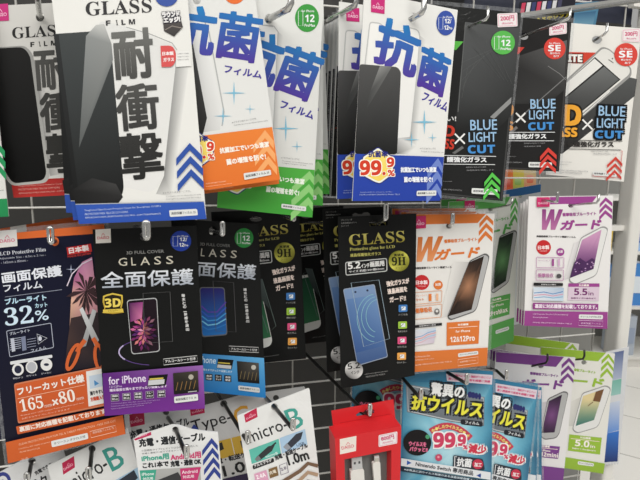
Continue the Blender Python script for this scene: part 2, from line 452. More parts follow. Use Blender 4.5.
# ---- red foot glass pack
p = Pack('screen_protector_pack', 'white screen protector pack with red foot band and silver-edged black phone, hanging at upper left', 'screen protector',
         [(-11, 6), (92, 1), (115, 193), (13.7, 197.7)], .43)
p.slab('card', p.quad, (204, 203, 199), hole=ell((40, 17), 4.2, 4.6))
p.poly('phone_picture', rnd([(-13, 48), (25, 45.5), (33, 54), (50, 176), (46, 183), (12, 186), (5, 178)], 5), (150, 150, 148), (176, 176, 172))
p.poly('phone_picture', rnd([(-13, 49), (23, 47), (30, 55), (46.5, 174), (43, 180.5), (13, 183.5), (5, 172)], 5), (30, 30, 30), (10, 10, 10), mat='film')
p.poly('phone_picture', [(33, 60), (39, 60), (62, 174), (50, 176)], [(120, 120, 118), (196, 195, 192), (200, 199, 196), (150, 150, 148)], z=EPS * .5)
p.text('title_lettering', S('GLASS'), (12.5, 39), (66, 35.3), 11.5, (44, 44, 44))
for i, ch in enumerate('FILM'):
    x = (30.5, 39.5, 44, 51)[i]; w = (4, 1.2, 3.5, 6)[i]
    p.text('title_lettering', B(ch), (x, 47 - i * .5), (x + w, 46.8 - i * .5), 4.8, (40, 40, 40), bold=.1)
p.text('kanji_lettering', '耐', (37, 90), (71, 87.5), 40, (76, 76, 74), bold=.92)
p.text('kanji_lettering', '衝', (42, 132), (78, 129.5), 38, (62, 62, 60), bold=.92)
p.text('kanji_lettering', '撃', (48, 173), (84, 170.5), 38, (48, 48, 46), bold=.92)
logo(p, [(-8, 4.5), (8, 3.5), (9, 20.5), (-7, 21.5)], (205, 50, 125), (240, 190, 215))
p.poly('foot_band', [(11, 180.5), (113, 175.5), (115, 193), (13.7, 197.7)], (170, 40, 38), (186, 46, 42), z=EPS * .25)
p.rows('foot_band', [('Toughened Glass Screen Protector Cover For Smartphone', (18, 187.3), (80, 184), 2), ('PROTECTION PARA TELA DE COM VIDRO', (18.5, 190.6), (60, 188.3), 1.8), ('REFORÇADO PARA SMARTPHONE - COM TRANSPARENTE', (19, 194.5), (80, 191), 1.8)], (224, 160, 150))
p.lab('phone_picture', 'black phone with a silver edge'); p.done()
# phone sits over the foot band
# ---- green foot pack at the very edge
p = Pack('screen_protector_pack', 'white screen protector pack with green chevrons and green foot, cut off by left edge', 'screen protector',
         [(-95, 10), (-13.5, 5), (8.7, 216.5), (-85, 222)], .42)
p.slab('card', p.quad, (216, 216, 212))
p.chev('chevron_mark', (-6, 138), (-18, 150), (4.8, 151), 7, (38, 150, 90), 3, (.6, 11))
p.poly('foot_band', [(-87, 204), (7, 198.5), (8.7, 216.5), (-85, 222)], (36, 146, 84), (30, 134, 76))
p.rows('small_print', [(FINE[1], (-30, 193), (4, 191), 1.5)], (120, 120, 120))
p.done()

# ---- antibacterial packs, three colours share one layout
def anti_text(p, rows_): pass
p = Pack('screen_protector_pack', 'white antibacterial film pack with orange foot band, tilted beside the blue-banded white stack', 'screen protector',
         [(158, -22), (252, -25), (280, 179.5), (186, 193)], .40)
p.slab('card', p.quad, (222, 223, 221), hole=ell((197, 0), 4, 4.4))
p.poly('film_and_sheen_picture', [(180, 20), (196, 16), (206, 30), (222, 112), (220, 130), (190, 134)], [(205, 206, 206), (232, 233, 232), (228, 229, 228), (222, 223, 222), (214, 215, 214), (170, 170, 170)])
p.line('film_and_sheen_picture', [(203, 18), (209, 32), (224, 112), (222, 126)], 1.3, (176, 178, 178))
p.poly('phone_picture', [(160, 44), (190, 40), (193, 44), (207, 118), (203, 134), (172, 138)], [(70, 70, 70), (80, 80, 80), (70, 70, 70), (40, 40, 40), (30, 30, 30), (26, 26, 26)], mat='film')
p.text('title_lettering', '抗', (166, 49), (211, 55.5), 46, (30, 128, 196), bold=1.45, col2=(74, 66, 166))
p.text('title_lettering', '菌', (214, 56), (255.5, 62.6), 46, (34, 116, 190), bold=1.2, col2=(78, 56, 158))
p.text('subtitle_lettering', 'フィルム', (224, 72.5), (261, 79), 7.5, (74, 62, 158), bold=.4)
p.poly('model_badge', ell((234.5, -6), 10.5, 10), (236, 110, 48))
p.star('sparkle_mark', (234, 93), 12); p.star('sparkle_mark', (250, 109), 5.5); p.star('sparkle_mark', (223, 116), 9)
p.rows('small_print', [(FINE[0], (232, 123.5), (257, 119.5), 1.9), (FINE[1], (234, 126), (268, 121.2), 1.4)], (120, 120, 122))
p.poly('foot_band', [(176, 139), (272.2, 127), (280, 179.5), (186, 193)], (240, 128, 48), (232, 112, 40))
p.chev('chevron_mark', (265, 130), (253.5, 145), (273.8, 141), 8, (246, 168, 100), 3, (1.6, 13))
p.text('slogan_lettering', '抗菌加工でいつも清潔', (220.2, 153.5), (269, 146.8), 5.4, (248, 240, 228), bold=.35)
p.text('slogan_lettering', '菌の増殖を防ぐ!', (227, 165), (266, 159), 5.6, (248, 240, 228), bold=.35)
badge999(p, (198.5, 149.5), .95)
white_tag(p, [(243.5, 173.3), (270.6, 169.6), (271.4, 174.8), (244.4, 180)])
p.rows('small_print', [('Antibacterial film for smartphone', (206, 187.4), (232, 184), 1.3), ('FILME ANTIBACTERIANO', (206, 184.5), (226, 181.8), 1.3)], (250, 205, 170))
p.done(); p.root['group'] = 'orange-footed antibacterial packs'
p.copy('orange-footed antibacterial film pack hanging hidden behind the front one, only lower edge showing', 1.5, 3.5, .02, -.6, group='orange-footed antibacterial packs')

p = Pack('screen_protector_pack', 'white antibacterial film pack with green foot band and green round badge, front of its stack', 'screen protector',
         [(230, -8), (323.5, -1), (312.4, 217.5), (217, 207.5)], .425)
p.slab('card', p.quad, (222, 223, 220), hole=ell((268.8, 18.8), 4.2, 4.8))
p.poly('film_and_sheen_picture', rnd([(236, 22), (276, 26), (280, 34), (272, 160), (230, 156)], 4), (230, 231, 229), (226, 226, 224))
p.line('film_and_sheen_picture', [(262, 25), (274, 26.3), (278.2, 32), (272, 160)], 1.3, (178, 180, 180))
p.poly('film_and_sheen_picture', [(278.5, 32), (283, 36), (277, 160), (272.3, 160)], [(190, 191, 190), (222, 223, 220), (222, 223, 220), (196, 197, 196)])
p.text('title_lettering', '抗', (233, 74), (270, 87.5), 50, (32, 126, 194), bold=1.45, col2=(72, 66, 166))
p.text('title_lettering', '菌', (271.8, 88), (308.3, 101.6), 47, (36, 118, 190), bold=1.2, col2=(80, 54, 158))
p.text('subtitle_lettering', 'フィルム', (279.5, 107.8), (312.2, 119.8), 8, (66, 60, 160), bold=.45)
num_badge(p, (307, 18), 12, 14, (58, 156, 62), '12')
p.star('sparkle_mark', (285.8, 128.5), 13); p.star('sparkle_mark', (297, 146.5), 6)
p.rows('small_print', [(FINE[0], (281, 158.5), (300, 160.5), 1.8), (FINE[1], (282, 161.5), (313, 164.8), 1.3), (FINE[2], (282, 163.6), (306, 166.2), 1.3)], (120, 120, 122))
p.poly('foot_band', [(219.5, 161), (314.7, 170), (312.4, 217.5), (217, 207.5)], (78, 176, 64), (64, 164, 56))
p.chev('chevron_mark', (309.5, 171), (292, 187), (314, 177), 8, (140, 205, 118), 3, (-.6, 13))
p.text('slogan_lettering', '抗菌加工でいつも清潔', (254, 178.4), (303.8, 184.6), 5.4, (236, 244, 230), bold=.35)
p.text('slogan_lettering', '菌の増殖を防ぐ!', (266, 191.8), (298.6, 195.7), 5.6, (236, 244, 230), bold=.35)
badge999(p, (236, 178), .9)
white_tag(p, [(281.6, 203.6), (306.3, 206.8), (305.9, 211.3), (281.2, 208)])
p.done(); p.root['group'] = 'green-footed antibacterial packs'
p.copy('green-footed antibacterial film pack right behind the front one, its right corner showing', 12.3, -9.5, .016, 3.0, group='green-footed antibacterial packs')
p.copy('green-footed antibacterial film pack at the back of its stack, highest right corner', 20.5, -19.5, .03, 5.2, group='green-footed antibacterial packs')

p = Pack('screen_protector_pack', 'white antibacterial film pack with royal blue foot band and blue badge, front of centre stack', 'screen protector',
         [(364.5, -9), (457.7, 10), (440, 200.8), (352.5, 201)], .40, yaw=24)
p.slab('card', p.quad, (228, 228, 225), hole=ell((412.5, 17.8), 4.4, 5))
p.poly('film_and_sheen_picture', rnd([(370, 23), (381, 24), (384, 30), (404, 30), (407, 26), (418, 30), (420, 36), (412, 138), (408, 150), (396, 150), (362, 140)], 4), (236, 236, 233), (228, 228, 226))
p.line('film_and_sheen_picture', rnd([(362, 90), (370, 22), (381, 23.5), (384, 30), (404, 31), (407, 27), (418, 30), (420, 36), (412, 138)], 3), 1.2, (190, 191, 190))
p.poly('film_and_sheen_picture', [(420.3, 36), (426, 40), (417, 146), (408, 154), (396.5, 154), (398, 138), (410, 137)], [(196, 197, 196), (228, 228, 225), (228, 228, 225), (226, 226, 224), (120, 120, 120), (200, 200, 200), (170, 171, 170)])
p.text('title_lettering', '抗', (373, 61), (413, 78), 0, (34, 126, 198), up=(9, -45), bold=1.45, col2=(82, 62, 162))
p.text('title_lettering', '菌', (416, 84), (443.3, 97.2), 0, (36, 118, 194), up=(7.6, -39), bold=1.15, col2=(84, 50, 156))
p.text('subtitle_lettering', 'フィルム', (421, 100), (445.6, 112), 9, (66, 58, 158), bold=.4)
p.poly('phone_picture', rnd([(359.7, 64), (397.5, 67), (401, 72), (397, 154.4), (354.8, 154)], 3), (80, 80, 80), (24, 25, 25), mat='film')
p.poly('phone_picture', [(380, 65.6), (392, 66.5), (366, 110), (370, 92)], [(140, 141, 140), (112, 113, 112), (58, 59, 59), (70, 71, 71)], mat='film')
logo(p, [(371, -3), (385, -.5), (384.5, 14), (371, 12)], (208, 42, 120), (245, 200, 222))
two_badge(p, (445.7, 23), 9.3, 12.4, (54, 82, 172))
p.star('sparkle_mark', (424.5, 122), 12.5); p.star('sparkle_mark', (411.7, 139.6), 8); p.star('sparkle_mark', (432.6, 137.6), 5)
p.rows('small_print', [(FINE[0], (420, 149.3), (436, 149.6), 1.8), (FINE[1], (421, 152), (443.5, 153.2), 1.4)], (110, 110, 114))
p.poly('foot_band', [(354.9, 153.8), (443.9, 157), (440, 200.8), (352.5, 201)], (40, 70, 178), (38, 66, 172))
p.chev('chevron_mark', (438, 158), (427.5, 171), (442.6, 166), 8, (110, 134, 208), 3, (-.6, 12.6))
badge999(p, (378, 165.5), 1.0)
p.text('slogan_lettering', '抗菌加工でいつも清潔', (400.8, 172.2), (436.2, 172.2), 5, (236, 240, 248), bold=.35)
p.text('slogan_lettering', '菌の増殖を防ぐ!', (404.2, 182.2), (432.5, 182), 5.2, (236, 240, 248), bold=.35)
white_tag(p, [(416.8, 190.8), (436.5, 190.4), (436.2, 195.6), (416.5, 196)])
p.rows('small_print', [('Antibacterial film for smartphone 12/12Pro', (360, 193), (392, 192.6), 1.3), ('FILME ANTIBACTERIANO PARA TELA', (359.6, 195.4), (400, 195), 1.3)], (170, 184, 222))
p.done(); p.root['group'] = 'blue-footed antibacterial packs'; U4 = p
U4.copy('blue-footed antibacterial film pack half hidden behind the left side of the front one', -17.5, -4.0, .03, 2.6, group='blue-footed antibacterial packs', skip=('model_badge',))
# ---- stack of packs seen edge-on between green and blue ones
p = Pack('screen_protector_pack', 'clear-topped black film pack seen edge-on between green and blue antibacterial packs, nearest the front', 'screen protector',
         [(338, 10), (372, 12), (366, 197), (331, 196)], .445)
p.slab('card', p.quad, (188, 188, 186), hole=ell((356, 22), 3, 3.4))
p.poly('phone_picture', [(337, 66), (371, 67), (366, 197), (331, 196)], (30, 30, 31), (15, 15, 15), mat='film')
p.line('phone_picture', [(335, 128), (371, 127)], 1.2, (96, 40, 30))
p.sleeve([(336, 8), (374, 10), (368, 199), (329, 198)], p.quad)
p.done(); p.root['group'] = 'clear-topped black film packs seen edge-on'
for i in range(5):
    p.copy(('clear-topped black film pack seen edge-on, second from the right of its stack', 'clear-topped black film pack seen edge-on, third from the right of its stack',
            'clear-topped black film pack seen edge-on, third from the left of its stack', 'clear-topped black film pack seen edge-on, second from the left of its stack',
            'clear-topped black film pack seen edge-on, farthest back against the green pack')[i], -4.2 * (i + 1), -.4 * i, .010 * (i + 1), group='clear-topped black film packs seen edge-on')

# ---- black blue-light-cut packs
def blc(p, L, T_, C, x, xs, kan, lines, chev_, tag, ccol, rows_, dark=(232, 234, 236), hdr=None, box_=False):
    pale = (150, 190, 226)
    if box_:
        for st, a, b, h, col in ((L[0], L[1], L[2], L[3], pale), (T_[0], T_[1], T_[2], T_[3], pale), (C[0], C[1], C[2], C[3], (70, 148, 216))):
            p.text('blue_light_lettering', B(st), a, b, h, (18, 20, 24), bold=2.0)
    p.text('blue_light_lettering', L[0], L[1], L[2], L[3], pale, bold=.25)
    p.text('blue_light_lettering', T_[0], T_[1], T_[2], T_[3], pale, bold=.25)
    p.text('blue_light_lettering', B(C[0]), C[1], C[2], C[3], (66, 142, 214), bold=.35)
    for s_ in (1, -1): p.line('cross_mark', [(x[0] - xs, x[1] - s_ * xs), (x[0] + xs, x[1] + s_ * xs)], 1.7, (232, 232, 230))
    p.text('subtitle_lettering', kan[0], kan[1], kan[2], kan[3], dark, bold=.35)
    for l in lines: p.line('subtitle_lettering', l, .6, dark)
    white_tag(p, tag)
    p.chev('chevron_mark', *chev_[:3], chev_[3], ccol, 3, chev_[4])
    p.rows('small_print', rows_, (150, 150, 152))
p = Pack('screen_protector_pack', 'black blue-light-cut glass pack with green round badge and green chevrons', 'screen protector',
         [(430, 4), (521, 13), (502.6, 201), (412, 192)], .425)
p.slab('card', p.quad, (27, 28, 28), hole=ell((468.8, 27.6), 5, 4.2), mat='film')
p.line('card', [(519.5, 14), (501.4, 199.6), (440, 193.5)], 1.6, (62, 62, 62))
p.poly('film_and_sheen_picture', [(466, 22), (520, 28), (511, 116), (492, 134), (455, 130), (460, 80)], [(84, 86, 87), (70, 72, 73), (40, 41, 41), (27, 28, 28), (28, 29, 29), (70, 72, 73)], mat='film')  # sleeve reflection painted as a grey fade over the black card
p.line('film_and_sheen_picture', [(465.5, 22), (458, 112)], .8, (100, 102, 102)); 
for i in range(5): p.line('film_and_sheen_picture', [(463 - i * .3, 62 + i * 9), (500 - i * 8, 46 + i * 5)], .3, (92, 94, 94))  # grid reflected in the sleeve, painted as faint lines
for i in range(4): p.line('film_and_sheen_picture', [(474 + 8 * i, 48 + 2 * i), (500 + 4 * i, 78 + 2 * i)], .3, (86, 88, 88))  # crossing lines of the same painted grid reflection
p.poly('film_and_sheen_picture', [(490, 117), (511.5, 97), (511, 103), (494, 119)], (140, 141, 141))
p.poly('film_and_sheen_picture', [(452, 153), (462, 146), (464, 148), (455, 154)], (110, 111, 111))
p.poly('flag_mark', [(425, 40), (463.5, 41.5), (456, 50), (424, 49)], (88, 190, 70))
p.text('grade_lettering', B('D'), (444, 136), (454, 137), 11, (214, 58, 40), bold=.3)
p.text('grade_lettering', B('SS'), (444, 148.5), (453.5, 149.5), 10, (214, 58, 40), bold=.3)
p.text('grade_lettering', 'い!', (447, 121), (456, 121), 4.5, (225, 225, 225), bold=.2)
sticker200(p, [(497.2, 13.6), (517.3, 12.7), (517.6, 26.4), (497.6, 27.3)])
num_badge(p, (503, 42.6), 11.9, 11.9, (84, 184, 76), '12')
blc(p, ('BLUE', (470.5, 130.3), (497, 129.7), 10.2), ('LIGHT', (468.8, 142), (496.4, 141.6), 9.6), ('CUT', (468, 153.4), (495, 152.8), 8), (459.8, 138.7), 5,
    ('護強化ガラス', (447, 162), (486.3, 162.4), 5.2), ([(442, 155.3), (496, 156.4)], [(442, 164), (495, 164.6)]),
    ((492.2, 172.4), (484.3, 182.2), (500.4, 180.6), 4.4, (-.5, 7)), [(471.8, 188), (497.6, 189.4), (497.2, 195), (471.5, 193.6)], (84, 200, 74),
    [('高硬度9H 強化ガラス使用', (466, 168), (486, 167.6), 1.4), ('液晶画面を保護します', (466.5, 171), (494, 170.6), 1.4), ('Tempered glass', (443, 182), (452, 182), 1.2), ('VIDRO TEMPERADO PARA TELA', (443, 190), (462, 191), 1.3)])
p.sleeve([(428, 0), (524, 9), (505, 204), (410, 195)], p.quad)
p.done()

p = Pack('screen_protector_pack', 'black blue-light-cut glass pack with red round badge, beside the white one', 'screen protector',
         [(494, 15), (571.5, 22), (559, 171.5), (483, 168.5)], .455)
p.slab('card', p.quad, (28, 27, 27), hole=ell((524, 36), 5, 3.8), mat='film')
p.line('card', [(570, 23), (557.8, 170), (505, 168)], 1.4, (58, 56, 56))
p.poly('film_and_sheen_picture', [(506, 60), (567, 40), (564, 90), (548, 104), (507, 104)], [(40, 39, 39), (96, 96, 96), (52, 52, 52), (30, 29, 29), (50, 50, 50)], mat='film')  # diagonal grey sheen painted into the vertex colours
p.line('film_and_sheen_picture', [(508, 128), (566, 77)], .9, (120, 120, 120)); p.line('film_and_sheen_picture', [(548, 66), (560, 74), (566, 80)], .6, (130, 130, 130))
p.poly('film_and_sheen_picture', [(507, 134), (516, 126), (518, 128), (509, 136)], (120, 118, 118))
p.poly('flag_mark', [(497, 46), (524.5, 47.3), (518.5, 54), (496, 54)], (214, 60, 50))
p.text('grade_lettering', B('D'), (503, 116.5), (513.5, 116.5), 14, (236, 150, 46), bold=.3)
p.text('grade_lettering', B('S'), (506, 130.5), (513, 130.5), 9, (236, 150, 46), bold=.3)
sticker200(p, [(549.2, 24.6), (566.8, 22.6), (566.8, 33.6), (549.2, 35.6)])
se_badge(p, (554.7, 48.5), 10.8)
blc(p, ('BLUE', (530.6, 108.8), (555.6, 108.3), 9.4), ('LIGHT', (529.2, 119.4), (554.8, 119), 9), ('CUT', (528.4, 130.2), (554, 129.6), 7.6), (520.7, 117.6), 4.7,
    ('護強化ガラス', (509, 139), (546, 138.6), 5), ([(506, 132.4), (555, 132.2)], [(506, 140.8), (554, 140.8)]),
    ((548.2, 147.4), (540, 156.6), (556.6, 155), 4.4, (-.4, 7)), [(528.6, 162), (552, 162.4), (551.8, 167.6), (528.4, 167.2)], (222, 64, 54),
    [('高硬度9H 強化ガラス使用', (524, 144), (545, 143.8), 1.3), ('液晶画面を保護', (524, 147), (541, 146.8), 1.3), ('Tempered glass', (508, 157), (516, 157), 1.2), ('VIDRO TEMPERADO', (507, 163), (522, 163), 1.2)])
p.sleeve([(491, 10), (575, 18), (561.5, 174), (480, 171)], p.quad)
p.done()

p = Pack('screen_protector_pack', 'white blue-light-cut glass pack with slanted white phone and orange letters, upper right', 'screen protector',
         [(558, 22), (642, 28.5), (623.7, 181.7), (546, 174.5)], .48)
p.slab('card', p.quad, (228, 226, 220), hole=ell((597, 39.8), 5.2, 4))
p.poly('film_and_sheen_picture', [(637, 79), (634.8, 96), (600, 124), (562, 154), (553, 152), (556, 110), (600, 72), (624, 76)], (84, 86, 86), (40, 40, 40), mat='film')
p.poly('phone_picture', rnd([(602, 46.5), (609, 48.5), (631.5, 68), (631.5, 76), (598, 104), (540, 152), (540, 104)], 3), (150, 150, 148))
p.poly('phone_picture', rnd([(603, 48.2), (609, 50), (630, 68.6), (629.6, 74), (596, 102), (541, 147), (541, 106)], 3), (222, 221, 216))
p.poly('phone_picture', [(595, 57), (620.5, 79.5), (596, 100), (549, 138), (549, 98)], (36, 36, 36))
p.poly('phone_picture', [(594.6, 58.5), (602.6, 65.5), (560, 101), (550, 109), (550, 97)], (226, 225, 221))
p.poly('phone_picture', [(604, 66.5), (619, 79.5), (594, 100), (549, 137), (549, 112), (562, 101)], (110, 112, 112), (34, 34, 34), mat='film')
p.line('phone_picture', [(608.5, 59.5), (613.5, 63)], .9, (120, 120, 118)); p.poly('phone_picture', ell((612.5, 58.6), .7), (90, 90, 90))
p.line('film_and_sheen_picture', [(583, 115), (610, 91)], 1.0, (226, 226, 222))
p.poly('flag_mark', [(548, 51.5), (596, 52.6), (583.5, 63.5), (547, 62.5)], (212, 62, 44))
p.text('flag_mark', B('WHITE'), (551.5, 61.5), (582, 61.8), 7, (240, 236, 230), bold=.35, outline=((60, 30, 28), .9))
p.text('grade_lettering', B('HD'), (545, 124.5), (580.5, 125.5), 20, (243, 166, 44), bold=.5, outline=((30, 28, 26), 1.4))
p.text('grade_lettering', B('GLASS'), (541, 136.6), (577, 136.8), 9, (243, 166, 44), bold=.3, outline=((30, 28, 26), 1.2))
sticker200(p, [(622.4, 29.2), (640, 28.4), (640.4, 42.4), (622, 41.6)])
se_badge(p, (626, 54.6), 11.6)
blc(p, ('BLUE', (598.6, 115.4), (625, 116.6), 9.8), ('LIGHT', (596.8, 127.6), (624.4, 128.2), 9.4), ('CUT', (595, 138), (623, 138.6), 7.6), (587.5, 124.5), 5,
    ('面保護強化ガラス', (560.5, 146.8), (613.5, 147), 5.4), ([(556, 139.8), (622.5, 141.2)], [(558, 148.6), (621, 150)]),
    ((615.8, 156.6), (607.2, 164.8), (622.4, 163.6), 3.2, (-.5, 6.6)), [(592.8, 171), (617, 172.4), (616.6, 177), (592.4, 175.6)], (216, 66, 54),
    [('高硬度9H 強化ガラス使用', (591.6, 151.6), (608, 152), 1.4), ('液晶画面を保護します', (593, 154.2), (617, 154.8), 1.4), ('Tempered glass', (560, 162.4), (572, 162.8), 1.2), ('protection', (560, 165), (568, 165.2), 1.2), ('VIDRO TEMPERADO PARA TELA', (559, 170.6), (588, 172.2), 1.3), ('COM TRANSPARENTE', (559, 173), (582, 174.2), 1.3)], dark=(52, 50, 48), box_=True)
p.line('chevron_mark', rnd([(622.5, 150), (619.6, 178), (592, 176)], 2), .5, (206, 80, 80))
p.done()
# =================================================================== middle row
p = Pack('screen_protector_pack', 'navy and orange cut-to-size screen film pack with scissors picture, lower left', 'screen protector',
         [(-17, 236), (104, 224), (125.5, 434), (8, 463.5)], .44)
p.slab('card', p.quad, (17, 20, 46), hole=ell((55, 241.5), 4, 4.4), col2=(22, 22, 40))
p.poly('head_band', [(-17, 236), (104, 224), (104.9, 233), (-16.5, 241.5)], (228, 104, 44), holes=[ell((55, 241.5), 4, 4.4)])
logo(p, [(-3, 231), (16.5, 229.5), (17.5, 246), (-2, 248)], (228, 226, 224), (222, 90, 130))
p.text('subtitle_lettering', S('LCD Protective Film'), (0, 255.7), (46, 251.2), 3.8, (205, 208, 220))
p.text('subtitle_lettering', 'Adjustable Size - 6.5in x 3.1in -', (-1, 260.2), (46, 256.4), 2.5, (180, 184, 200))
p.text('subtitle_lettering', '- 165mm x 80mm -', (1, 264), (28, 261.4), 2.4, (180, 184, 200))
p.poly('origin_label', [(66.5, 247.6), (91, 243.6), (92, 251.6), (67.5, 255.4)], (206, 44, 44))
p.text('origin_label', '日本製', (69.5, 253.6), (89, 250.4), 5.6, (240, 225, 225), bold=.4)
p.text('origin_label', 'MADE IN JAPAN', (68, 258.3), (91, 254.8), 2.4, (200, 56, 50), bold=.12)
p.text('title_lettering', '画面保護', (2.8, 283.4), (62.2, 275.6), 10.6, (226, 230, 240), bold=.5)
p.text('title_lettering', 'フィルム', (4, 292.3), (42.5, 288.2), 7.2, (216, 220, 232), bold=.3)
p.line('title_lettering', [(5, 297), (62, 289.6)], .5, (150, 156, 176))
p.text('percent_lettering', 'ブルーライト', (5.5, 304.5), (46.5, 299.8), 5.6, (178, 214, 236), bold=.4)
p.text('percent_lettering', S('32'), (5.5, 326.2), (34, 322.6), 18, (200, 222, 240))
p.text('percent_lettering', 'カット', (35.5, 308), (47.5, 306.6), 4.2, (178, 214, 236), bold=.25)
p.text('percent_lettering', '%', (36, 321.4), (49, 319.6), 10.5, (200, 222, 240), bold=.15)
p.line('diagram_box', rnd([(6.5, 331), (51, 323), (53.6, 347.4), (9.8, 357)], 1.5), .7, (170, 176, 196), True)
p.text('diagram_box', 'ブルーライト', (10, 335.4), (30, 331.6), 3, (190, 196, 214), bold=.1)
p.text('diagram_box', 'フィルム', (31.5, 352.3), (46.5, 349), 3, (190, 196, 214), bold=.1)
for i in range(6): p.line('diagram_box', [(10, 339 + i * 2.2), (21, 337.6 + i * 2)], .6, (170, 176, 196))
p.poly('diagram_box', [(10.5, 338.6), (14, 338), (15.4, 351), (12, 352)], (186, 190, 206)); p.poly('diagram_box', [(21, 337), (25.4, 336), (26.6, 350), (22.4, 351)], (120, 128, 156))
for i in range(4): p.line('diagram_box', [(27, 339.6 + i * 2.6), (36, 338 + i * 2.6)], .5, (150, 156, 180))
p.line('diagram_box', [(37, 334), (47, 338), (38.4, 344)], .7, (200, 204, 218), True); p.poly('diagram_box', ell((40, 338.6), 1.8, 2.4), (200, 204, 218))
p.poly('feature_icon', rnd([(10, 361.6), (52, 354.6), (52.5, 357.6), (10.4, 364.8)], 1), (216, 218, 222))
for i, c in enumerate(((18, 369.5), (31.6, 367), (46.4, 364.6))):
    p.poly('feature_icon', ell(c, 5.9, 6.2), (222, 222, 222)); p.poly('feature_icon', ell(c, (3.6, 4.6, 2.6)[i], (4, 5, 1.4)[i]), ((40, 44, 66), (176, 178, 186), (40, 44, 66))[i])
    p.text('feature_icon', '指紋がつきにくい'[i:i + 4], (c[0] - 5, c[1] + 10), (c[0] + 5, c[1] + 8.6), 1.8, (200, 202, 212))
p.poly('beach_picture', [(74, 278), (82, 262), (92, 257), (97, 300), (99, 340), (69, 338), (71, 300)], [(170, 92, 140), (200, 130, 170), (196, 130, 168), (214, 150, 160), (120, 80, 70), (90, 60, 60), (226, 176, 150)])
p.poly('beach_picture', [(68, 338), (71, 318), (99, 312), (102, 366), (64, 372)], [(70, 52, 50), (60, 46, 48), (52, 42, 46), (34, 30, 38), (26, 24, 38)])
for i in range(15):
    a = R(-160 + i * 24); L_ = 15 + 5 * (i % 3)
    q = [(86, 291)]; 
    p.poly('beach_picture', [(86, 291), (86 + L_ * .55 * math.cos(a - .16), 291 + L_ * .8 * math.sin(a - .16) + 1), (86 + L_ * .8 * math.cos(a), 291 + L_ * math.sin(a) + 4), (86 + L_ * .5 * math.cos(a + .16), 291 + L_ * .7 * math.sin(a + .16) + 2)], (62, 42, 46))
p.line('beach_picture', [(86, 291), (84, 312), (87, 332)], 2, (48, 34, 36))
p.line('beach_picture', [(67, 286), (72, 274), (82, 264), (92, 259)], 1.2, (214, 200, 218))
p.star('beach_picture', (71, 269.3), 5, (205, 215, 245))
p.poly('scissors_picture', [(92.5, 309), (96.5, 311), (86, 346), (80, 348)], (188, 190, 192), (140, 142, 144))
p.poly('scissors_picture', [(79.5, 309.5), (82.5, 307), (99, 340), (95, 347)], (208, 210, 212), (150, 152, 154))
for c, ang, ln in (((73, 357), 112, 15), ((99, 357), 84, 14)):
    ca, sa = math.cos(R(ang)), math.sin(R(ang))
    loop = lambda a, b: [(c[0] + x * ca - y * sa, c[1] + x * sa + y * ca) for x, y in ell((0, 0), a, b, 22)]
    p.tri('scissors_picture', [loop(ln, 5.6), loop(ln - 4, 2.2)], lambda q: (214, 96, 44))
p.line('scissors_picture', [(85, 340), (79, 348), (77, 352)], 4.4, (214, 96, 44)); p.line('scissors_picture', [(93, 338), (98, 346)], 4.2, (214, 96, 44))
p.poly('size_panel', rnd([(14, 383.6), (105, 365.6), (109, 405), (18, 423.6)], 2), (206, 120, 84))
p.poly('size_panel', rnd([(15, 385), (104, 367), (107.5, 403.6), (18.6, 422)], 2), (214, 92, 40), (204, 84, 36))
p.poly('size_panel', [(86, 371.5), (104, 368), (107, 402.5), (88.6, 406.6)], (226, 224, 220))
p.poly('size_panel', [(89, 376), (103, 373.4), (103.6, 386), (90, 389)], (190, 206, 222)); p.poly('size_panel', [(94, 380), (99, 383.5), (94.6, 386)], (70, 140, 200))
p.text('size_panel', '測りやすい', (90.5, 395.6), (104, 392.8), 4, (50, 50, 56), bold=.25); p.text('size_panel', '方眼線入り', (91, 401.6), (104.6, 398.6), 4, (206, 70, 40), bold=.25)
p.text('size_panel', 'フリーカット仕様', (18.4, 395.4), (84.6, 381.6), 7.4, (238, 228, 220), bold=.45)
p.line('size_panel', [(17.6, 398.8), (85, 384.8)], .5, (238, 190, 160))
p.text('size_panel', S('165'), (21, 412), (44, 407.6), 12.4, (240, 228, 218)); p.text('size_panel', 'mm', (45, 407.8), (52, 406.2), 2.6, (238, 214, 200))
p.text('size_panel', '×', (53, 405.6), (58.6, 404.6), 6, (240, 228, 218), bold=.3); p.text('size_panel', S('80'), (60, 404.4), (76, 401), 12.4, (240, 228, 218)); p.text('size_panel', 'mm', (77, 400.6), (84, 399), 2.4, (238, 214, 200))
p.text('size_panel', 'Protect your LCD screen from scratches and dust', (21, 416.6), (84, 403.4), 1.6, (238, 200, 180)); p.text('size_panel', 'お好きなサイズにカットできます', (22, 419.6), (70, 409.6), 1.6, (238, 200, 180))
p.poly('notice_strip', rnd([(16, 426.6), (106, 408), (107, 415), (17.6, 434.4)], 1), (206, 92, 44))
p.text('notice_strip', '裏面に対応機種を記載しております', (20, 432), (106, 413.4), 5, (238, 222, 210), bold=.3)
p.poly('foot_band', [(5.7, 442.4), (122.9, 415), (125.5, 434), (8, 463.5)], (218, 98, 40), (208, 90, 36))
p.text('foot_band', 'CLEAR PROTECTION FILM FOR TEL & TABLET PROTECTION - FREE SIZE CUT', (19, 445.6), (116, 421.6), 2, (238, 190, 160))
p.rows('foot_band', [('MATERIAL PET MADE IN JAPAN', (19, 450), (50, 443), 1.5), ('FILME PROTETOR', (20, 453), (40, 448.8), 1.5), ('165 x 80', (22, 460.2), (28, 458.8), 1.8)], (238, 190, 160))
white_tag(p, [(51, 441.2), (87.6, 432.8), (88.4, 438.8), (52, 447.4)], 'クリーニングクロス付')
p.line('foot_band', [(90, 431.4), (115.4, 425.4), (116.4, 431.6), (91, 437.8)], .5, (240, 200, 176), True)
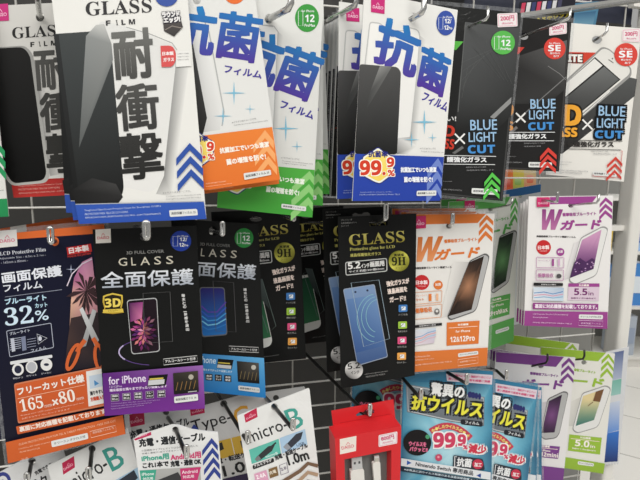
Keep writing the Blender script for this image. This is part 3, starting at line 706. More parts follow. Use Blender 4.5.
p.text('foot_band', '画面保護フィルム 75', (93, 434), (114, 429), 2.4, (240, 206, 186))
p.sleeve([(-24, 232), (108, 219), (131.5, 433), (5, 467)], p.quad)
p.done()
# packs hanging behind it, tops showing
q = Pack('screen_protector_pack', 'orange-topped cut film pack behind the navy one, slanting top edge above it', 'screen protector', [(-20, 232), (91, 214), (110, 420), (0, 440)], .47)
q.slab('card', q.quad, (24, 26, 54)); q.poly('head_band', [(-20, 232), (91, 214), (92, 224), (-19, 242)], (206, 92, 40)); q.poly('shop_mark', [(10, 227), (26, 224.5), (27, 234), (11, 236)], (214, 210, 204)); q.done()

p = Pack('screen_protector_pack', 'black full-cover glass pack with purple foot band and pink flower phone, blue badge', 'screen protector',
         [(92.5, 229.5), (196.5, 226), (205, 408.5), (104.5, 416)], .425)
p.slab('card', p.quad, (19, 20, 20), hole=ell((144.2, 236.4), 4.6, 4.6))
logo(p, [(95.4, 229.6), (110.6, 228.6), (111, 242.6), (95.8, 243.4)], (230, 224, 216), (214, 96, 110))
two_badge(p, (180.8, 241), 10.4, 10.2, (34, 64, 172))
p.text('subtitle_lettering', '3D FULL COVER', (126.6, 254.4), (164, 252.6), 3, (150, 150, 148), bold=.1)
for i, ch in enumerate('GLASS'):
    x = (118.6, 131.6, 140.6, 154.4, 166.4)[i]; w = (8.6, 4.4, 9.4, 6.8, 7)[i]
    p.text('title_lettering', ch, (x, 266 - (x - 119) * .04), (x + w, 265.7 - (x - 119) * .04), 8, (214, 208, 190), bold=.05)
p.text('kanji_lettering', '全面保護', (101.4, 288.4), (193.6, 284.4), 16, (232, 236, 242), bold=.4, col2=(164, 172, 186))
sh = [(103, 296), (107, 294.4), (112.6, 293), (118, 294), (122.6, 295), (123, 302), (121.6, 308), (124, 312.6), (113, 314), (102.4, 313), (104.4, 308), (102.6, 302)]
p.poly('gold_badge', sh, (226, 196, 70), (188, 150, 40), mat='foil'); p.poly('gold_badge', [lerp((113, 303), s_, .84) for s_ in sh], (40, 34, 20))
p.text('gold_badge', B('3D'), (105, 307.4), (120.8, 306.8), 8.6, (240, 214, 90), bold=.3); p.poly('gold_badge', [(103, 309.6), (123, 308.6), (123.4, 312), (103, 313)], (226, 196, 70), mat='foil')
p.text('gold_badge', 'フルカバー', (108, 311.8), (118, 311.3), 2, (60, 46, 20))
p.line('phone_picture', ell((152, 352), 33, 13, 30, 95, 280), .8, (92, 66, 132)); p.line('phone_picture', ell((152, 352), 33, 13, 20, 145, 210), 1.3, (186, 172, 214))
p.poly('phone_picture', rnd([(126.6, 300), (157, 297.6), (160, 351.6), (131.6, 354.6)], 3.5), (176, 178, 180)); p.poly('phone_picture', rnd([(127.4, 301), (156.3, 298.6), (159.2, 350.8), (132.2, 353.6)], 3.2), (30, 18, 28))
rnd_ = random.Random(3)
for i in range(46):
    a = i * 2.4; r0 = 2 + 13 * (i / 46) ** .8; c = (143.5 + r0 * .8 * math.cos(a), 331 + r0 * 1.25 * math.sin(a))
    colr = rnd_.choice([(206, 96, 150), (168, 60, 130), (226, 150, 180), (120, 40, 100), (214, 120, 120), (90, 40, 110)])
    if c[0] > 145: colr = tuple(int(v * .62) for v in colr)
    ca, sa = math.cos(a), math.sin(a)
    if 316 < c[1] + 0: p.poly('phone_picture', [(c[0] - 3.4 * ca, c[1] - 3.4 * sa), (c[0] + 1.5 * sa, c[1] - 1.5 * ca), (c[0] + 3.4 * ca, c[1] + 3.4 * sa), (c[0] - 1.5 * sa, c[1] + 1.5 * ca)], colr)
p.poly('phone_picture', [(129, 303), (143, 302), (142, 318), (130.4, 322)], [(70, 30, 80), (150, 60, 130), (206, 110, 160), (120, 50, 110)])
p.line('phone_picture', [(143, 293.4), (145, 343), (172.6, 341.4), (170, 291.8)], .5, (92, 92, 92), True)
for i, ch in enumerate('端末との一体感を演出'):
    x = 183.2 + i * .48; y = 297 + i * 3.75; p.text('slogan_lettering', ch, (x - 1.6, y), (x + 1.6, y), 3 if ch != '一' else .6, (214, 214, 214), bold=.15)
p.line('cleaning_label', [(163.4, 359), (197, 355.6), (197.4, 361.4), (163.8, 365)], .6, (206, 206, 206), True); p.text('cleaning_label', 'アルコールシート付き', (165.4, 363), (195.6, 360), 3, (214, 214, 214), bold=.15)
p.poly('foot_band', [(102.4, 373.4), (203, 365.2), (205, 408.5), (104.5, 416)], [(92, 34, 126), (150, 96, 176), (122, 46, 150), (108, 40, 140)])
p.text('foot_band', 'for iPhone', (109, 384.8), (146, 381.6), 7.6, (226, 214, 236), bold=.2)
p.text('foot_band', '12/12Pro', (109.6, 388), (122, 387), 2, (214, 200, 226))
p.text('foot_band', '端末画面を隅々までぴったり保護します', (109.8, 391.8), (167, 387.2), 2.8, (222, 208, 232), bold=.15)
p.poly('foot_band', [(149, 375.6), (168, 374.2), (165.6, 385.6), (147.4, 386.6)], (18, 18, 18)); p.poly('foot_band', [(149.6, 378.4), (163.4, 377.4), (163.2, 379), (149.4, 380)], (206, 186, 70)); p.poly('foot_band', [(148.6, 380.4), (164.6, 379.2), (164.2, 384), (148, 385.4)], (200, 202, 204))
for i in range(5):
    x = 111 + i * 11.6; y = 394.6 - i * 1.0
    p.poly('feature_icon', [(x, y), (x + 7.6, y - .6), (x + 7.9, y + 6.2), (x + .3, y + 6.8)], (20, 16, 22)); p.line('feature_icon', [(x, y), (x + 7.6, y - .6), (x + 7.9, y + 6.2), (x + .3, y + 6.8)], .5, (190, 176, 200), True)
    t = ('指紋防止', '飛散防止', '高透明度', 'スムースタッチ', '表面硬度9H')[i]; k = len(t) // 2
    p.text('feature_icon', t[:k], (x + 1, y + 2.6), (x + 7, y + 2.2), 2, (220, 220, 220), bold=.1); p.text('feature_icon', t[k:], (x + 1.2, y + 5.6), (x + 7.2, y + 5.2), 2, (220, 220, 220), bold=.1)
for i in range(3): p.text('foot_band', 'Tempered glass film full cover for smartphone', (111, 404.6 + i * 2.6), (160 - 8 * i, 400.6 + i * 2.6), 1.3, (186, 160, 204))
p.poly('scratch_picture', [(173, 373.2), (197.8, 370.8), (198.8, 391.8), (174, 394.4)], [(50, 46, 40), (70, 64, 54), (26, 24, 22), (24, 22, 20)])
p.poly('scratch_picture', ell((191, 377), 2.6), (176, 170, 156))
for i in range(5): p.line('scratch_picture', [(176 + i * 4.4, 390.6 - i * .4), (178 + i * 4.4, 382 - i * .4)], .6, (150, 112, 60))
p.line('scratch_picture', [(188, 392), (197, 391)], .8, (190, 190, 190))
white_tag(p, [(174, 396.8), (197.8, 394), (198.2, 400.4), (174.4, 403.2)], '画面保護ガラス 16')
p.done()

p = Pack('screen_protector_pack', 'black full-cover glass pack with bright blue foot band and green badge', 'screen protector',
         [(171, 218.5), (258.3, 224.3), (265.8, 398), (180, 389)], .475)
p.slab('card', p.quad, (24, 25, 25), hole=ell((213, 231), 4.2, 4.6))
num_badge(p, (244, 238), 9.4, 9.8, (44, 150, 66), '12')
p.text('subtitle_lettering', '3D FULL COVER', (200, 245.4), (230, 247.2), 2.8, (120, 120, 118), bold=.1)
for i, ch in enumerate('GLASS'):
    x = (190, 200.6, 208.6, 220, 230.6)[i]; w = (7.4, 3.8, 8, 5.8, 6)[i]
    p.text('title_lettering', ch, (x, 255.4 + (x - 190) * .06), (x + w, 255.8 + (x - 190) * .06), 7.6, (196, 192, 178), bold=.04)
p.text('kanji_lettering', '全面保護', (177, 274.6), (255.4, 279.8), 15, (222, 228, 236), bold=.35, col2=(154, 162, 176))
p.poly('phone_picture', rnd([(199.4, 287), (224.6, 287.2), (227.6, 335), (202, 337.4)], 3), (96, 98, 102)); p.poly('phone_picture', rnd([(200.2, 288), (223.8, 288.2), (226.6, 334), (202.6, 336)], 3), (40, 36, 110), (30, 110, 190))
for i in range(5): p.line('phone_picture', [(201.4 + .2 * i, 306 + i * 5), (208, 312 + i * 4.4), (217, 312 + i * 4), (226, 302 + i * 5.6)], 1.3, ((90, 60, 170), (50, 90, 200), (60, 150, 220), (110, 190, 230), (40, 120, 200))[i])
p.line('phone_picture', [(213, 281), (216, 331), (236, 332), (233.6, 282.6)], .5, (84, 84, 86), True)
for i, ch in enumerate('端末との一体感を演出'):
    x = 245 + i * .3; y = 291 + i * 3.5; p.text('slogan_lettering', ch, (x - 1.5, y), (x + 1.5, y), 2.8 if ch != '一' else .6, (200, 200, 200), bold=.12)
p.line('cleaning_label', [(229, 346), (258.4, 347.4), (258.6, 352.6), (229.4, 351.2)], .6, (190, 190, 190), True); p.text('cleaning_label', 'アルコールシート付き', (231, 350.2), (257, 351.4), 2.6, (200, 200, 200), bold=.12)
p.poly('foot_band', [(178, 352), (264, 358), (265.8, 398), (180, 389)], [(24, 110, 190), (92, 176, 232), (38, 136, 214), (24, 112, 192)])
p.text('foot_band', 'for iPhone', (186, 361.4), (215.6, 363.8), 6.6, (206, 228, 244), bold=.15)
p.poly('foot_band', [(218, 358.6), (233.6, 360), (231.6, 369.6), (216.6, 368)], (20, 20, 20)); p.poly('foot_band', [(217.6, 364.4), (231.4, 365.6), (231, 369), (217, 367.6)], (206, 208, 208)); p.poly('foot_band', [(218.2, 362), (230, 363), (230, 364.2), (218, 363.2)], (206, 186, 70))
p.text('foot_band', '隅々までぴったり保護します', (203, 370.6), (232, 373), 2.2, (200, 224, 240), bold=.1)
for i in range(4):
    x = 196 + i * 9.4; y = 373 + i * .7
    p.poly('feature_icon', [(x, y), (x + 7, y + .5), (x + 7.2, y + 7), (x + .2, y + 6.4)], (20, 22, 26)); p.text('feature_icon', ('飛散', '高透', 'スムース', '表面')[i], (x + 1, y + 3), (x + 6.2, y + 3.4), 2, (220, 220, 220), bold=.1); p.text('feature_icon', ('防止', '明度', 'タッチ', '硬度')[i], (x + 1, y + 5.8), (x + 6.2, y + 6.2), 2, (220, 220, 220), bold=.1)
p.poly('scratch_picture', [(236.8, 361), (258.8, 363), (259.4, 383.6), (238, 381.6)], [(44, 42, 40), (90, 86, 80), (26, 24, 24), (24, 22, 22)]); p.poly('scratch_picture', ell((253.6, 367.4), 2.4), (200, 196, 184))
for i in range(5): p.line('scratch_picture', [(240 + i * 3.8, 379 + i * .4), (241.6 + i * 3.8, 371 + i * .4)], .5, (140, 120, 80))
white_tag(p, [(238.2, 385.4), (259.6, 387.8), (259.8, 392.8), (238.6, 390.2)], '画面保護ガラス 13')
p.done()

def gold_pack(p, GL, sub, kan, bx, b9, slog, icons, phone, film, seal, k=1.0, arcs=True, dark=None):
    p.text('title_lettering', S('GLASS'), GL[0], GL[1], GL[2], (216, 206, 110), col2=(160, 146, 50), mat='foil')
    p.text('subtitle_lettering', S('Protective glass for LCD'), *sub, (196, 190, 96)); p.text('subtitle_lettering', '液晶保護強化ガラス', *kan, (196, 190, 96), bold=.1)
    p.line('size_box', rnd(bx, 2), .9, (196, 198, 196), True)
    p.text('size_box', B('5.2'), quadpt(bx, .06, .56), quadpt(bx, .36, .56), 6.6 * k, (226, 226, 224), bold=.2); p.text('size_box', 'インチ', quadpt(bx, .38, .56), quadpt(bx, .58, .56), 4 * k, (226, 226, 224), bold=.2); p.text('size_box', '画面用', quadpt(bx, .6, .56), quadpt(bx, .94, .56), 5 * k, (226, 226, 224), bold=.3)
    p.text('size_box', 'サイズ 約縦134×横63mm', quadpt(bx, .08, .86), quadpt(bx, .93, .86), 2.4 * k, (206, 206, 206), bold=.1)
    p.poly('hardness_badge', ell(b9, 10.3 * k, 10.3 * k, 28), [lerp((226, 222, 90), (120, 120, 30), abs(math.sin(R(i * 360 / 28 + 40)))) for i in range(28)], mat='foil')
    p.text('hardness_badge', '高硬度', (b9[0] - 5 * k, b9[1] - 4.6 * k), (b9[0] + 5 * k, b9[1] - 5 * k), 2.6 * k, (50, 50, 20), bold=.15)
    p.text('hardness_badge', S('9H'), (b9[0] - 7 * k, b9[1] + 4.6 * k), (b9[0] + 7 * k, b9[1] + 4 * k), 8.6 * k, (38, 40, 18), bold=.15); p.text('hardness_badge', 'クリア', (b9[0] - 3.6 * k, b9[1] + 8 * k), (b9[0] + 3.6 * k, b9[1] + 7.6 * k), 2 * k, (50, 50, 20))
    for st, a, b in zip(('強化ガラスが', '液晶画面を', 'ガード!!'), slog[0::2], slog[1::2]): p.text('slogan_lettering', st, a, b, 5.2 * k, (232, 214, 204), bold=.3)
    for i, (c, col) in enumerate(zip(icons, ((60, 120, 190), (150, 194, 60), (226, 80, 130), (232, 160, 70)))):
        key = 'feature_icon#%d' % i
        p.poly(key, rnd(box(c[0] - 4.4 * k, c[1] - 3.8 * k, c[0] + 4.4 * k, c[1] + 3.4 * k, -.04), 1), col)
        p.poly(key, box(c[0] - 1.6 * k, c[1] - 2 * k, c[0] + 2.6 * k, c[1] + 1.6 * k, -.04), (226, 232, 236)); p.line(key, [(c[0] - 3 * k, c[1] + 2 * k), (c[0] + 1 * k, c[1] - 1.6 * k)], .6, tuple(int(v * .7) for v in col))
        p.text(key, ('クリア仕様', '衝撃を吸収', '傷を防止', '貼りやすい')[i], (c[0] - 4.6 * k, c[1] + 7 * k), (c[0] + 4.6 * k, c[1] + 6.7 * k), 1.8 * k, (170, 170, 168))
p = Pack('screen_protector_pack', 'black and gold glass pack with blue phone and 9H seal, front of centre stack', 'screen protector',
         [(338, 217), (416.4, 213.6), (414.8, 375.5), (341, 388.5)], .455)
slot = [(369, 222.6), (372, 220.6), (375, 222), (378.6, 222.4), (381, 220.4), (385, 220), (388, 222.2), (387, 225.4), (370, 226)]
p.slab('card', p.quad, (21, 22, 22), hole=slot)
p.rows('small_print', [('スマートフォン用', (341, 221), (352, 220.4), 1.6), ('液晶保護強化ガラス', (341.2, 224), (356.6, 223.2), 1.6), ('5.2インチ', (341.4, 226.8), (349, 226.4), 1.5)], (150, 150, 148))
gold_pack(p, ((349.4, 246), (405, 242), 11.4), ((350, 251.6), (395, 248.8), 3.8), ((350.4, 257), (381, 255), 3.2), [(345.6, 262.4), (386.6, 258.4), (387, 271), (346, 275.2)], (399, 261),
    [(387, 286.6), (409.4, 283.2), (388, 294.2), (407.4, 291.4), (390, 302.4), (406, 300.4)], ((403, 308.7), (402.6, 325.4), (402, 340.8), (401.6, 356.6)), None, None, None)
p.poly('phone_picture', rnd([(343, 289), (374.6, 284), (388, 357), (357.4, 366)], 2), (146, 158, 176)); p.poly('phone_picture', rnd([(343.8, 289.6), (374, 284.8), (387.2, 356.4), (357.8, 365)], 2), [lerp((122, 150, 190), (58, 88, 142), (q[1] - 284) / 81) for q in rnd([(343.8, 289.6), (374, 284.8), (387.2, 356.4), (357.8, 365)], 2)])
p.poly('phone_picture', [(346.6, 299.4), (375.4, 294.8), (384.6, 345.6), (355.6, 353)], [(88, 124, 176), (108, 144, 192), (70, 104, 160), (54, 86, 146)])
p.poly('phone_picture', ell((355.4, 292), 1.1), (50, 60, 84)); p.poly('phone_picture', ell((367.4, 290.4), 1.1), (50, 60, 84))
for i in range(3): p.line('phone_picture', ell((376 + i * 1.5, 318 - i), 19 - i * 3, 24 - i * 3.6, 22, 95 + i * 6, 262), .55, (130, 186, 196))
p.line('phone_picture', [(351, 283), (379, 280), (389.6, 338.6), (363.6, 346.6)], .55, (150, 172, 186), True)
p.poly('size_seal', ell((354, 370), 9, 9, 28), [lerp((226, 226, 224), (96, 96, 96), abs(math.sin(R(i * 360 / 28 - 30))) ** 2) for i in range(28)], mat='foil')
p.text('size_seal', B('5.2'), (348, 369.6), (360.4, 368), 6, (40, 40, 40)); p.text('size_seal', 'インチ', (351, 374.4), (359.6, 373.4), 3, (50, 50, 50), bold=.1)
p.text('small_print', 'LCD Protective glass for smartphone', (365, 375.2), (388, 371.6), 1.4, (160, 160, 158)); p.text('small_print', 'PELICULA DE VIDRO', (366, 377.6), (385, 374.6), 1.4, (160, 160, 158))
p.done(); L5 = p; p.root['group'] = 'black and gold glass packs with 9H seal'
L5.copy('black and gold glass pack peeking out left of the centre one, with pale phone edge', -15.4, -15.5, .03, .3, 1.0, group='black and gold glass packs with 9H seal')

p = Pack('screen_protector_pack', 'black and gold 9H glass pack with green phone, between the blue-footed and the centre packs', 'screen protector',
         [(211, 212), (299, 208), (306, 358.7), (222, 367)], .50)
p.slab('card', p.quad, (20, 21, 21), hole=ell((256, 219), 6, 2.6))
gold_pack(p, ((237, 238.6), (288.4, 233.6), 9.8), ((238, 244), (279.4, 240), 3.2), ((238, 249), (265, 246.4), 2.8), [(232, 254), (271, 250.4), (272, 262.4), (233, 266.4)], (284.5, 252.7),
    [(273, 275), (295.4, 270.4), (274, 283.6), (294.4, 279.6), (276.4, 291), (293.4, 287.8)], ((290.6, 296.7), (291, 311.8), (291.8, 327), (292.4, 341.8)), None, None, None)
p.poly('phone_picture', rnd([(234, 289), (260, 285), (272.4, 341), (270, 346), (244, 354)], 3), (206, 208, 204)); p.poly('phone_picture', [(235, 292), (260, 288), (271, 337), (246, 343)], (26, 74, 52), (46, 110, 70))
p.line('phone_picture', [(262, 279), (276, 326), (268, 333), (252, 284)], .6, (92, 108, 104), True); p.poly('phone_picture', [(254, 278), (262, 279), (270, 310), (262, 300)], (74, 84, 84), (40, 50, 48))
p.text('small_print', 'LCD Protective glass', (262, 358), (279, 355.4), 1.4, (120, 120, 118))
p.done(); p.root['group'] = 'black and gold 9H glass packs with green phone'
p.copy('black and gold 9H glass pack in shadow, farthest back of the green phone ones', 50, -20, .09, 1.2, 1.06, group='black and gold 9H glass packs with green phone')

# ---- white W-guard packs
def wguard(p, H, main, dark_, strip, Wp, sub, gd, ln, red, dot, phone, scr, scrcol, box_, boxtxt, foot, tag, chv, hdr, chk=4.5, film=None, white_phone=False, boxfill=None):
    p.poly('head_band', strip, main)
    p.chev('chevron_mark', *chv[:3], chk, main, 3, chv[3])
    if Wp: p.text('title_lettering', B('W'), Wp[0], Wp[1], 0, lerp(main, (0, 0, 0), .08), up=Wp[2], col2=lerp(main, (250, 220, 200), .3), bold=.8)
    p.text('title_lettering', '衝撃吸収ブルーライト', sub[0], sub[1], sub[2], main, bold=.2)
    p.text('title_lettering', 'ガード', gd[0], gd[1], 0, main, up=gd[2], bold=.85)
    if ln: p.text('subtitle_lettering', '高機能衝撃ブルーライト軽減フィルム', ln[0], ln[1], ln[2], (70, 66, 66), bold=.12)
    if red:
        p.poly('origin_badge', ell(red[0], red[1], red[1]), (206, 40, 44)); p.text('origin_badge', '日本製', (red[0][0] - red[1] * .75, red[0][1] + red[1] * .28), (red[0][0] + red[1] * .75, red[0][1] + red[1] * .24), red[1] * .52, (245, 225, 225), bold=.25)
        p.text('origin_badge', 'MADE IN JAPAN', (red[0][0] - red[1] * .5, red[0][1] + red[1] * .62), (red[0][0] + red[1] * .5, red[0][1] + red[1] * .6), red[1] * .2, (245, 205, 205))
    if dot:
        p.poly('feature_icon', ell(dot[0], dot[1]), main); p.text('feature_icon', '抗菌', (dot[0][0] - dot[1] * .6, dot[0][1] + 1), (dot[0][0] + dot[1] * .6, dot[0][1] + .6), dot[1] * .6, (240, 235, 235), bold=.1)
    if film: p.poly('phone_picture', film[0], film[1])
    p.poly('phone_picture', rnd(phone, 3), (150, 150, 150) if white_phone else (96, 96, 96))
    cen = (sum(q[0] for q in phone) / len(phone), sum(q[1] for q in phone) / len(phone))
    p.poly('phone_picture', rnd([lerp(cen, q, .955) for q in phone], 3), (224, 224, 222) if white_phone else (176, 176, 176))
    c2 = (sum(q[0] for q in scr) / 4, sum(q[1] for q in scr) / 4)
    ring = []
    for i in range(4): ring += [lerp(scr[i], scr[(i + 1) % 4], t / 4) for t in range(4)]
    b0 = len(p.part('phone_picture')['v']); 
    z = p.z(); P = p.part('phone_picture')
    for q in ring + [lerp(c2, q, .55) for q in ring] + [c2]: P['v'].append(p.un(q, z)); P['c'].append(scrcol(q, c2))
    n = len(ring)
    for i in range(n):
        j = (i + 1) % n; P['f'] += [(b0 + i, b0 + j, b0 + n + j, b0 + n + i), (b0 + n + i, b0 + n + j, b0 + 2 * n)]
    if box_:
        p.poly('model_box', box_, boxfill or main)
        if boxfill: p.poly('model_box', [box_[0], box_[1], quadpt(box_, 1, .2), quadpt(box_, 0, .2)], main)
        else: p.line('model_box', [quadpt(box_, .06, .24), quadpt(box_, .94, .24)], .5, (245, 225, 210))
        tc = dark_ if boxfill else (245, 236, 228)
        p.text('model_box', '対応機種', quadpt(box_, .34, .17), quadpt(box_, .66, .17), 2, (245, 236, 228), bold=.1)
        for st, u0, u1, v, h in boxtxt: p.text('model_box', st, quadpt(box_, u0, v), quadpt(box_, u1, v), h, tc, bold=.1)
    p.poly('foot_band', foot, main, lerp(main, (0, 0, 0), .06))
    if tag: white_tag(p, tag, 'クリーニングクロス付')
def glow(dark, light, k=1.0):
    return lambda q, c: lerp(light, dark, min(1, math.hypot(q[0] - c[0], q[1] - c[1]) / 20 * k))
def info(p, quad, main, k=0):
    p.line('info_box', rnd(quad, 1), .5, lerp(main, (230, 225, 222), .35), True)
p = Pack('screen_protector_pack', 'white double-guard film pack with orange letters and orange foot, dark phone picture', 'screen protector',
         [(409, 214.4), (494.7, 213.6), (487, 365.6), (405.5, 373)], .46)
OR = (226, 118, 48)
p.slab('card', p.quad, (228, 226, 222), hole=ell((449, 226), 2.8, 2.6))
wguard(p, None, OR, OR, [(409, 214.4), (486, 213.8), (477.6, 223), (409, 224.8)], ((412.5, 261.6), (436.5, 260.6), (6, -24)), ((444.4, 243.2), (477, 241), 3.6), ((434.5, 260), (477, 256.6), (3.4, -10)),
    ((414.6, 269.4), (454, 268), 2.2), ((421.8, 282.4), 7.6), ((438.2, 285), 4.6), [(469.5, 260.5), (485.6, 252.8), (489.8, 256), (477.4, 307), (474.6, 312), (450, 320.6), (446.8, 317)],
    [(469.2, 262.4), (484, 256), (471.6, 309.6), (448, 316.4)], glow((44, 34, 30), (176, 122, 88)), [(446.8, 322.6), (479.6, 320.6), (478.6, 343.6), (446.6, 345.8)],
    [('for iPhone', .28, .72, .46, 2.4), (B('12&12Pro'), .12, .88, .86, 5.4)], [(405.8, 352.4), (487.8, 347.6), (487, 365.6), (405.5, 373)], [(458, 353.4), (478, 350.8), (478.4, 354.4), (458.2, 357.2)],
    ((486.8, 214.8), (479.4, 223.4), (493.4, 221.2), (-.6, 8)), None, 4.6, ([(453, 262), (469, 262), (448, 316), (440, 318)], [(226, 224, 220), (190, 188, 186), (196, 194, 192), (222, 220, 216)]))
logo(p, [(412, 216.4), (426, 215.8), (426, 228.2), (412, 229)], (206, 44, 104), (240, 190, 210))
for qd in ([(414, 292.6), (442, 290.4), (441.6, 302), (414, 304.4)], [(414, 306.4), (442, 304), (441.4, 317), (414, 319.4)]): info(p, qd, OR)
p.text('info_box', 'ブルーライト', (416, 297), (427, 296), 2, OR); p.text('info_box', 'カット', (416, 301), (424, 300.4), 2.4, OR, bold=.1); p.poly('info_box', box(428.6, 294, 431.6, 301), OR); p.poly('info_box', box(436, 293.6, 438.4, 300.6), (236, 180, 140))
p.text('info_box', '衝撃吸収', (416, 313.4), (432.4, 311.6), 4.8, OR, bold=.2); p.poly('info_box', ell((437, 311.6), 2.6, 3), (110, 106, 104)); p.poly('info_box', ell((437, 311), 1.4), (216, 214, 210))
p.poly('info_box', [(412, 325.4), (442, 322.8), (442, 325.4), (412, 328.2)], (40, 38, 38)); p.text('info_box', '衝撃吸収の構造', (419, 327), (436, 325.4), 1.5, (230, 230, 230))
p.poly('info_box', [(413, 330), (436, 328), (434, 343), (413, 346)], [(216, 222, 228), (190, 206, 224), (206, 190, 206), (228, 220, 222)])
for i in range(4): p.line('info_box', [(413, 338 + i * 2), (422, 336 + i * 2), (428, 332.6 + i * 2), (436, 330.6 + i * 2)], .8, ((120, 160, 206), (226, 150, 150), (160, 190, 216), (220, 176, 190))[i])
p.rows('foot_band', [('LCD Protective Film', (414, 358), (430, 356.6), 1.8), ('Smartphone 12 & 12 Pro', (414, 361.2), (434, 359.6), 1.8), ('FILME PROTETOR DE TELA', (414, 366), (452, 362), 1.3)], (246, 214, 192))
p.line('foot_band', [(458, 359.6), (478, 356.8), (478, 363), (458, 366)], .4, (246, 214, 192), True); p.text('foot_band', '画面保護フィルム', (460, 363), (476, 360.8), 1.8, (246, 214, 192))
p.sleeve([(406, 211.6), (497.6, 210.8), (490, 367.6), (403, 375)], p.quad)
p.done(); p.root['group'] = 'orange-lettered double-guard packs'
p.copy('orange-lettered double-guard film pack just behind the front one, upper edge showing', -8, -5.2, .012, group='orange-lettered double-guard packs')
p.copy('orange-lettered double-guard film pack at the back of its stack, highest orange edge', -17, -11, .024, group='orange-lettered double-guard packs')

p = Pack('screen_protector_pack', 'white double-guard film pack with green letters and green foot, behind the orange one', 'screen protector',
         [(449, 202), (518.5, 196), (513.5, 341), (446, 366)], .515, yaw=24)
GR = (88, 172, 80)
p.slab('card', p.quad, (222, 223, 216), hole=ell((490.6, 209), 2.6, 2.4))
wguard(p, None, GR, GR, [(449, 202), (511, 196.6), (504.6, 207), (449, 212)], None, ((482, 224), (509, 219.6), 3), ((476, 240.4), (510, 231.8), (2.8, -9.4)),
    None, None, None, [(499.4, 236), (514.8, 229.6), (517.4, 232), (509.4, 280), (507, 284), (493, 294), (490.4, 291)], [(499.2, 238), (513.6, 232), (505.8, 281), (491.6, 290.4)], glow((30, 40, 32), (96, 150, 90)),
    [(484, 299.6), (510.4, 293.6), (509.4, 314.4), (484, 321.6)], [('for iPhone', .3, .76, .46, 2.2), (B('12ProMax'), .1, .94, .84, 4.4)], [(446.6, 340), (514.2, 317.4), (513.5, 341), (446, 366)], [(495.6, 330.4), (509, 326.2), (509, 329.8), (495.6, 334.2)],
    ((515.4, 197.4), (510.6, 206.2), (517.8, 203), (-.3, 8)), None, 5)
logo(p, [(464.6, 201), (475, 200), (475, 210), (464.6, 211.2)], (206, 44, 104), (240, 190, 210))
p.done(); p.root['group'] = 'green-lettered double-guard packs'
p.copy('green-lettered double-guard film pack behind the front green one, upper edge showing at left', -8, -6, .018, group='green-lettered double-guard packs')

PU = (160, 66, 146)
def sunset(q, c):
    t = (q[1] - 238) / 40
    return lerp((206, 150, 190), (92, 46, 104), max(0, min(1, t * 1.3)))
p = Pack('screen_protector_pack', 'white double-guard film pack with magenta-purple letters and white phone, nearest the post', 'screen protector',
         [(529, 196.5), (613.3, 195.5), (607.4, 329), (524, 325.6)], .455)
p.slab('card', p.quad, (229, 227, 226), hole=ell((571, 205.4), 2.8, 2.6))
wguard(p, None, PU, (120, 40, 110), [(550, 197), (597, 196.2), (591.6, 203.4), (550, 204.4)], ((538.6, 229.4), (558.4, 229.4), (4, -19.6)), ((562.6, 216.4), (596, 215.2), 3.4), ((560.4, 229.8), (599.4, 228.6), (2.2, -9)),
    ((536.6, 237.2), (575.6, 238), 1.9), ((543.6, 247.4), 7.4), ((560.4, 252), 4), [(580.6, 237.6), (603, 225.8), (608.4, 228), (597.4, 273), (594.6, 276.6), (574.4, 285), (568.4, 281.4)],
    [(582, 240), (601.6, 229.6), (593.6, 268.6), (570, 278)], sunset, [(568.4, 283.4), (599.6, 283.4), (598.8, 301), (567.8, 300.4)],
    [(B('5.5'), .2, .62, .68, 6.6), ('in', .66, .82, .68, 3.6), ('対応サイズに合わせて', .1, .9, .9, 1.5)], [(525, 310.8), (607.8, 312), (607.4, 329), (524, 325.6)], [(579, 314.4), (603, 315), (602.8, 319.4), (578.8, 318.8)],
    ((605.7, 197.2), (599.6, 204), (612.4, 202.8), (-.2, 6.4)), None, 3.8, ([(574, 243), (582, 240), (570, 278), (564, 280)], [(226, 224, 224), (196, 190, 194), (190, 186, 188), (220, 216, 218)]), True, (216, 196, 212))
p.poly('phone_picture', [(574.6, 262), (580, 258), (586, 262), (592, 258), (595, 260), (593.4, 269), (570, 278), (572, 270)], (78, 44, 92)); 
for i in range(26):
    x = 574 + rnd_.random() * 20; y = 262 + rnd_.random() * 12
    if x + (y - 262) * .2 < 595 and y < 278 - (x - 570) * .4: p.poly('phone_picture', ell((x, y), .9, .7, 6), rnd_.choice([(150, 110, 170), (190, 150, 196), (60, 34, 76)]))
logo(p, [(536.8, 197.4), (549.8, 197.2), (549.6, 206.8), (536.8, 207)], (214, 48, 110), (240, 190, 210))
for qd in ([(536.6, 257.2), (564, 257.6), (563.8, 268), (536.4, 267.6)], [(536.4, 269.6), (563.6, 270), (563.4, 280.4), (536, 280)]): info(p, qd, PU)
p.text('info_box', 'ブルーライトカット', (538, 261.4), (550, 261.4), 1.7, PU); p.poly('info_box', box(552, 259, 554, 266), PU); p.poly('info_box', box(558, 259, 560, 266), (210, 170, 204))
p.text('info_box', '衝撃吸収', (538, 277.4), (553.4, 277.4), 4, (180, 110, 160), bold=.15); p.poly('info_box', ell((559, 276), 2.6, 2.2), (80, 78, 80))
p.poly('info_box', [(533.8, 282.6), (563, 283), (563, 286), (533.6, 285.6)], (40, 38, 40)); p.text('info_box', '衝撃吸収の構造', (541, 285.2), (556, 285.3), 1.4, (230, 230, 230))
p.poly('info_box', [(533.6, 287.4), (564, 287.8), (563.4, 301), (533, 300.4)], [(206, 220, 232), (170, 190, 214), (196, 214, 230), (226, 226, 232)])
for i in range(3): p.line('info_box', [(534, 293 + i * 2.4), (544, 292 + i * 2.4), (553, 294 + i * 2), (563, 291.6 + i * 2.6)], .9, ((90, 140, 196), (214, 150, 176), (130, 180, 214))[i])
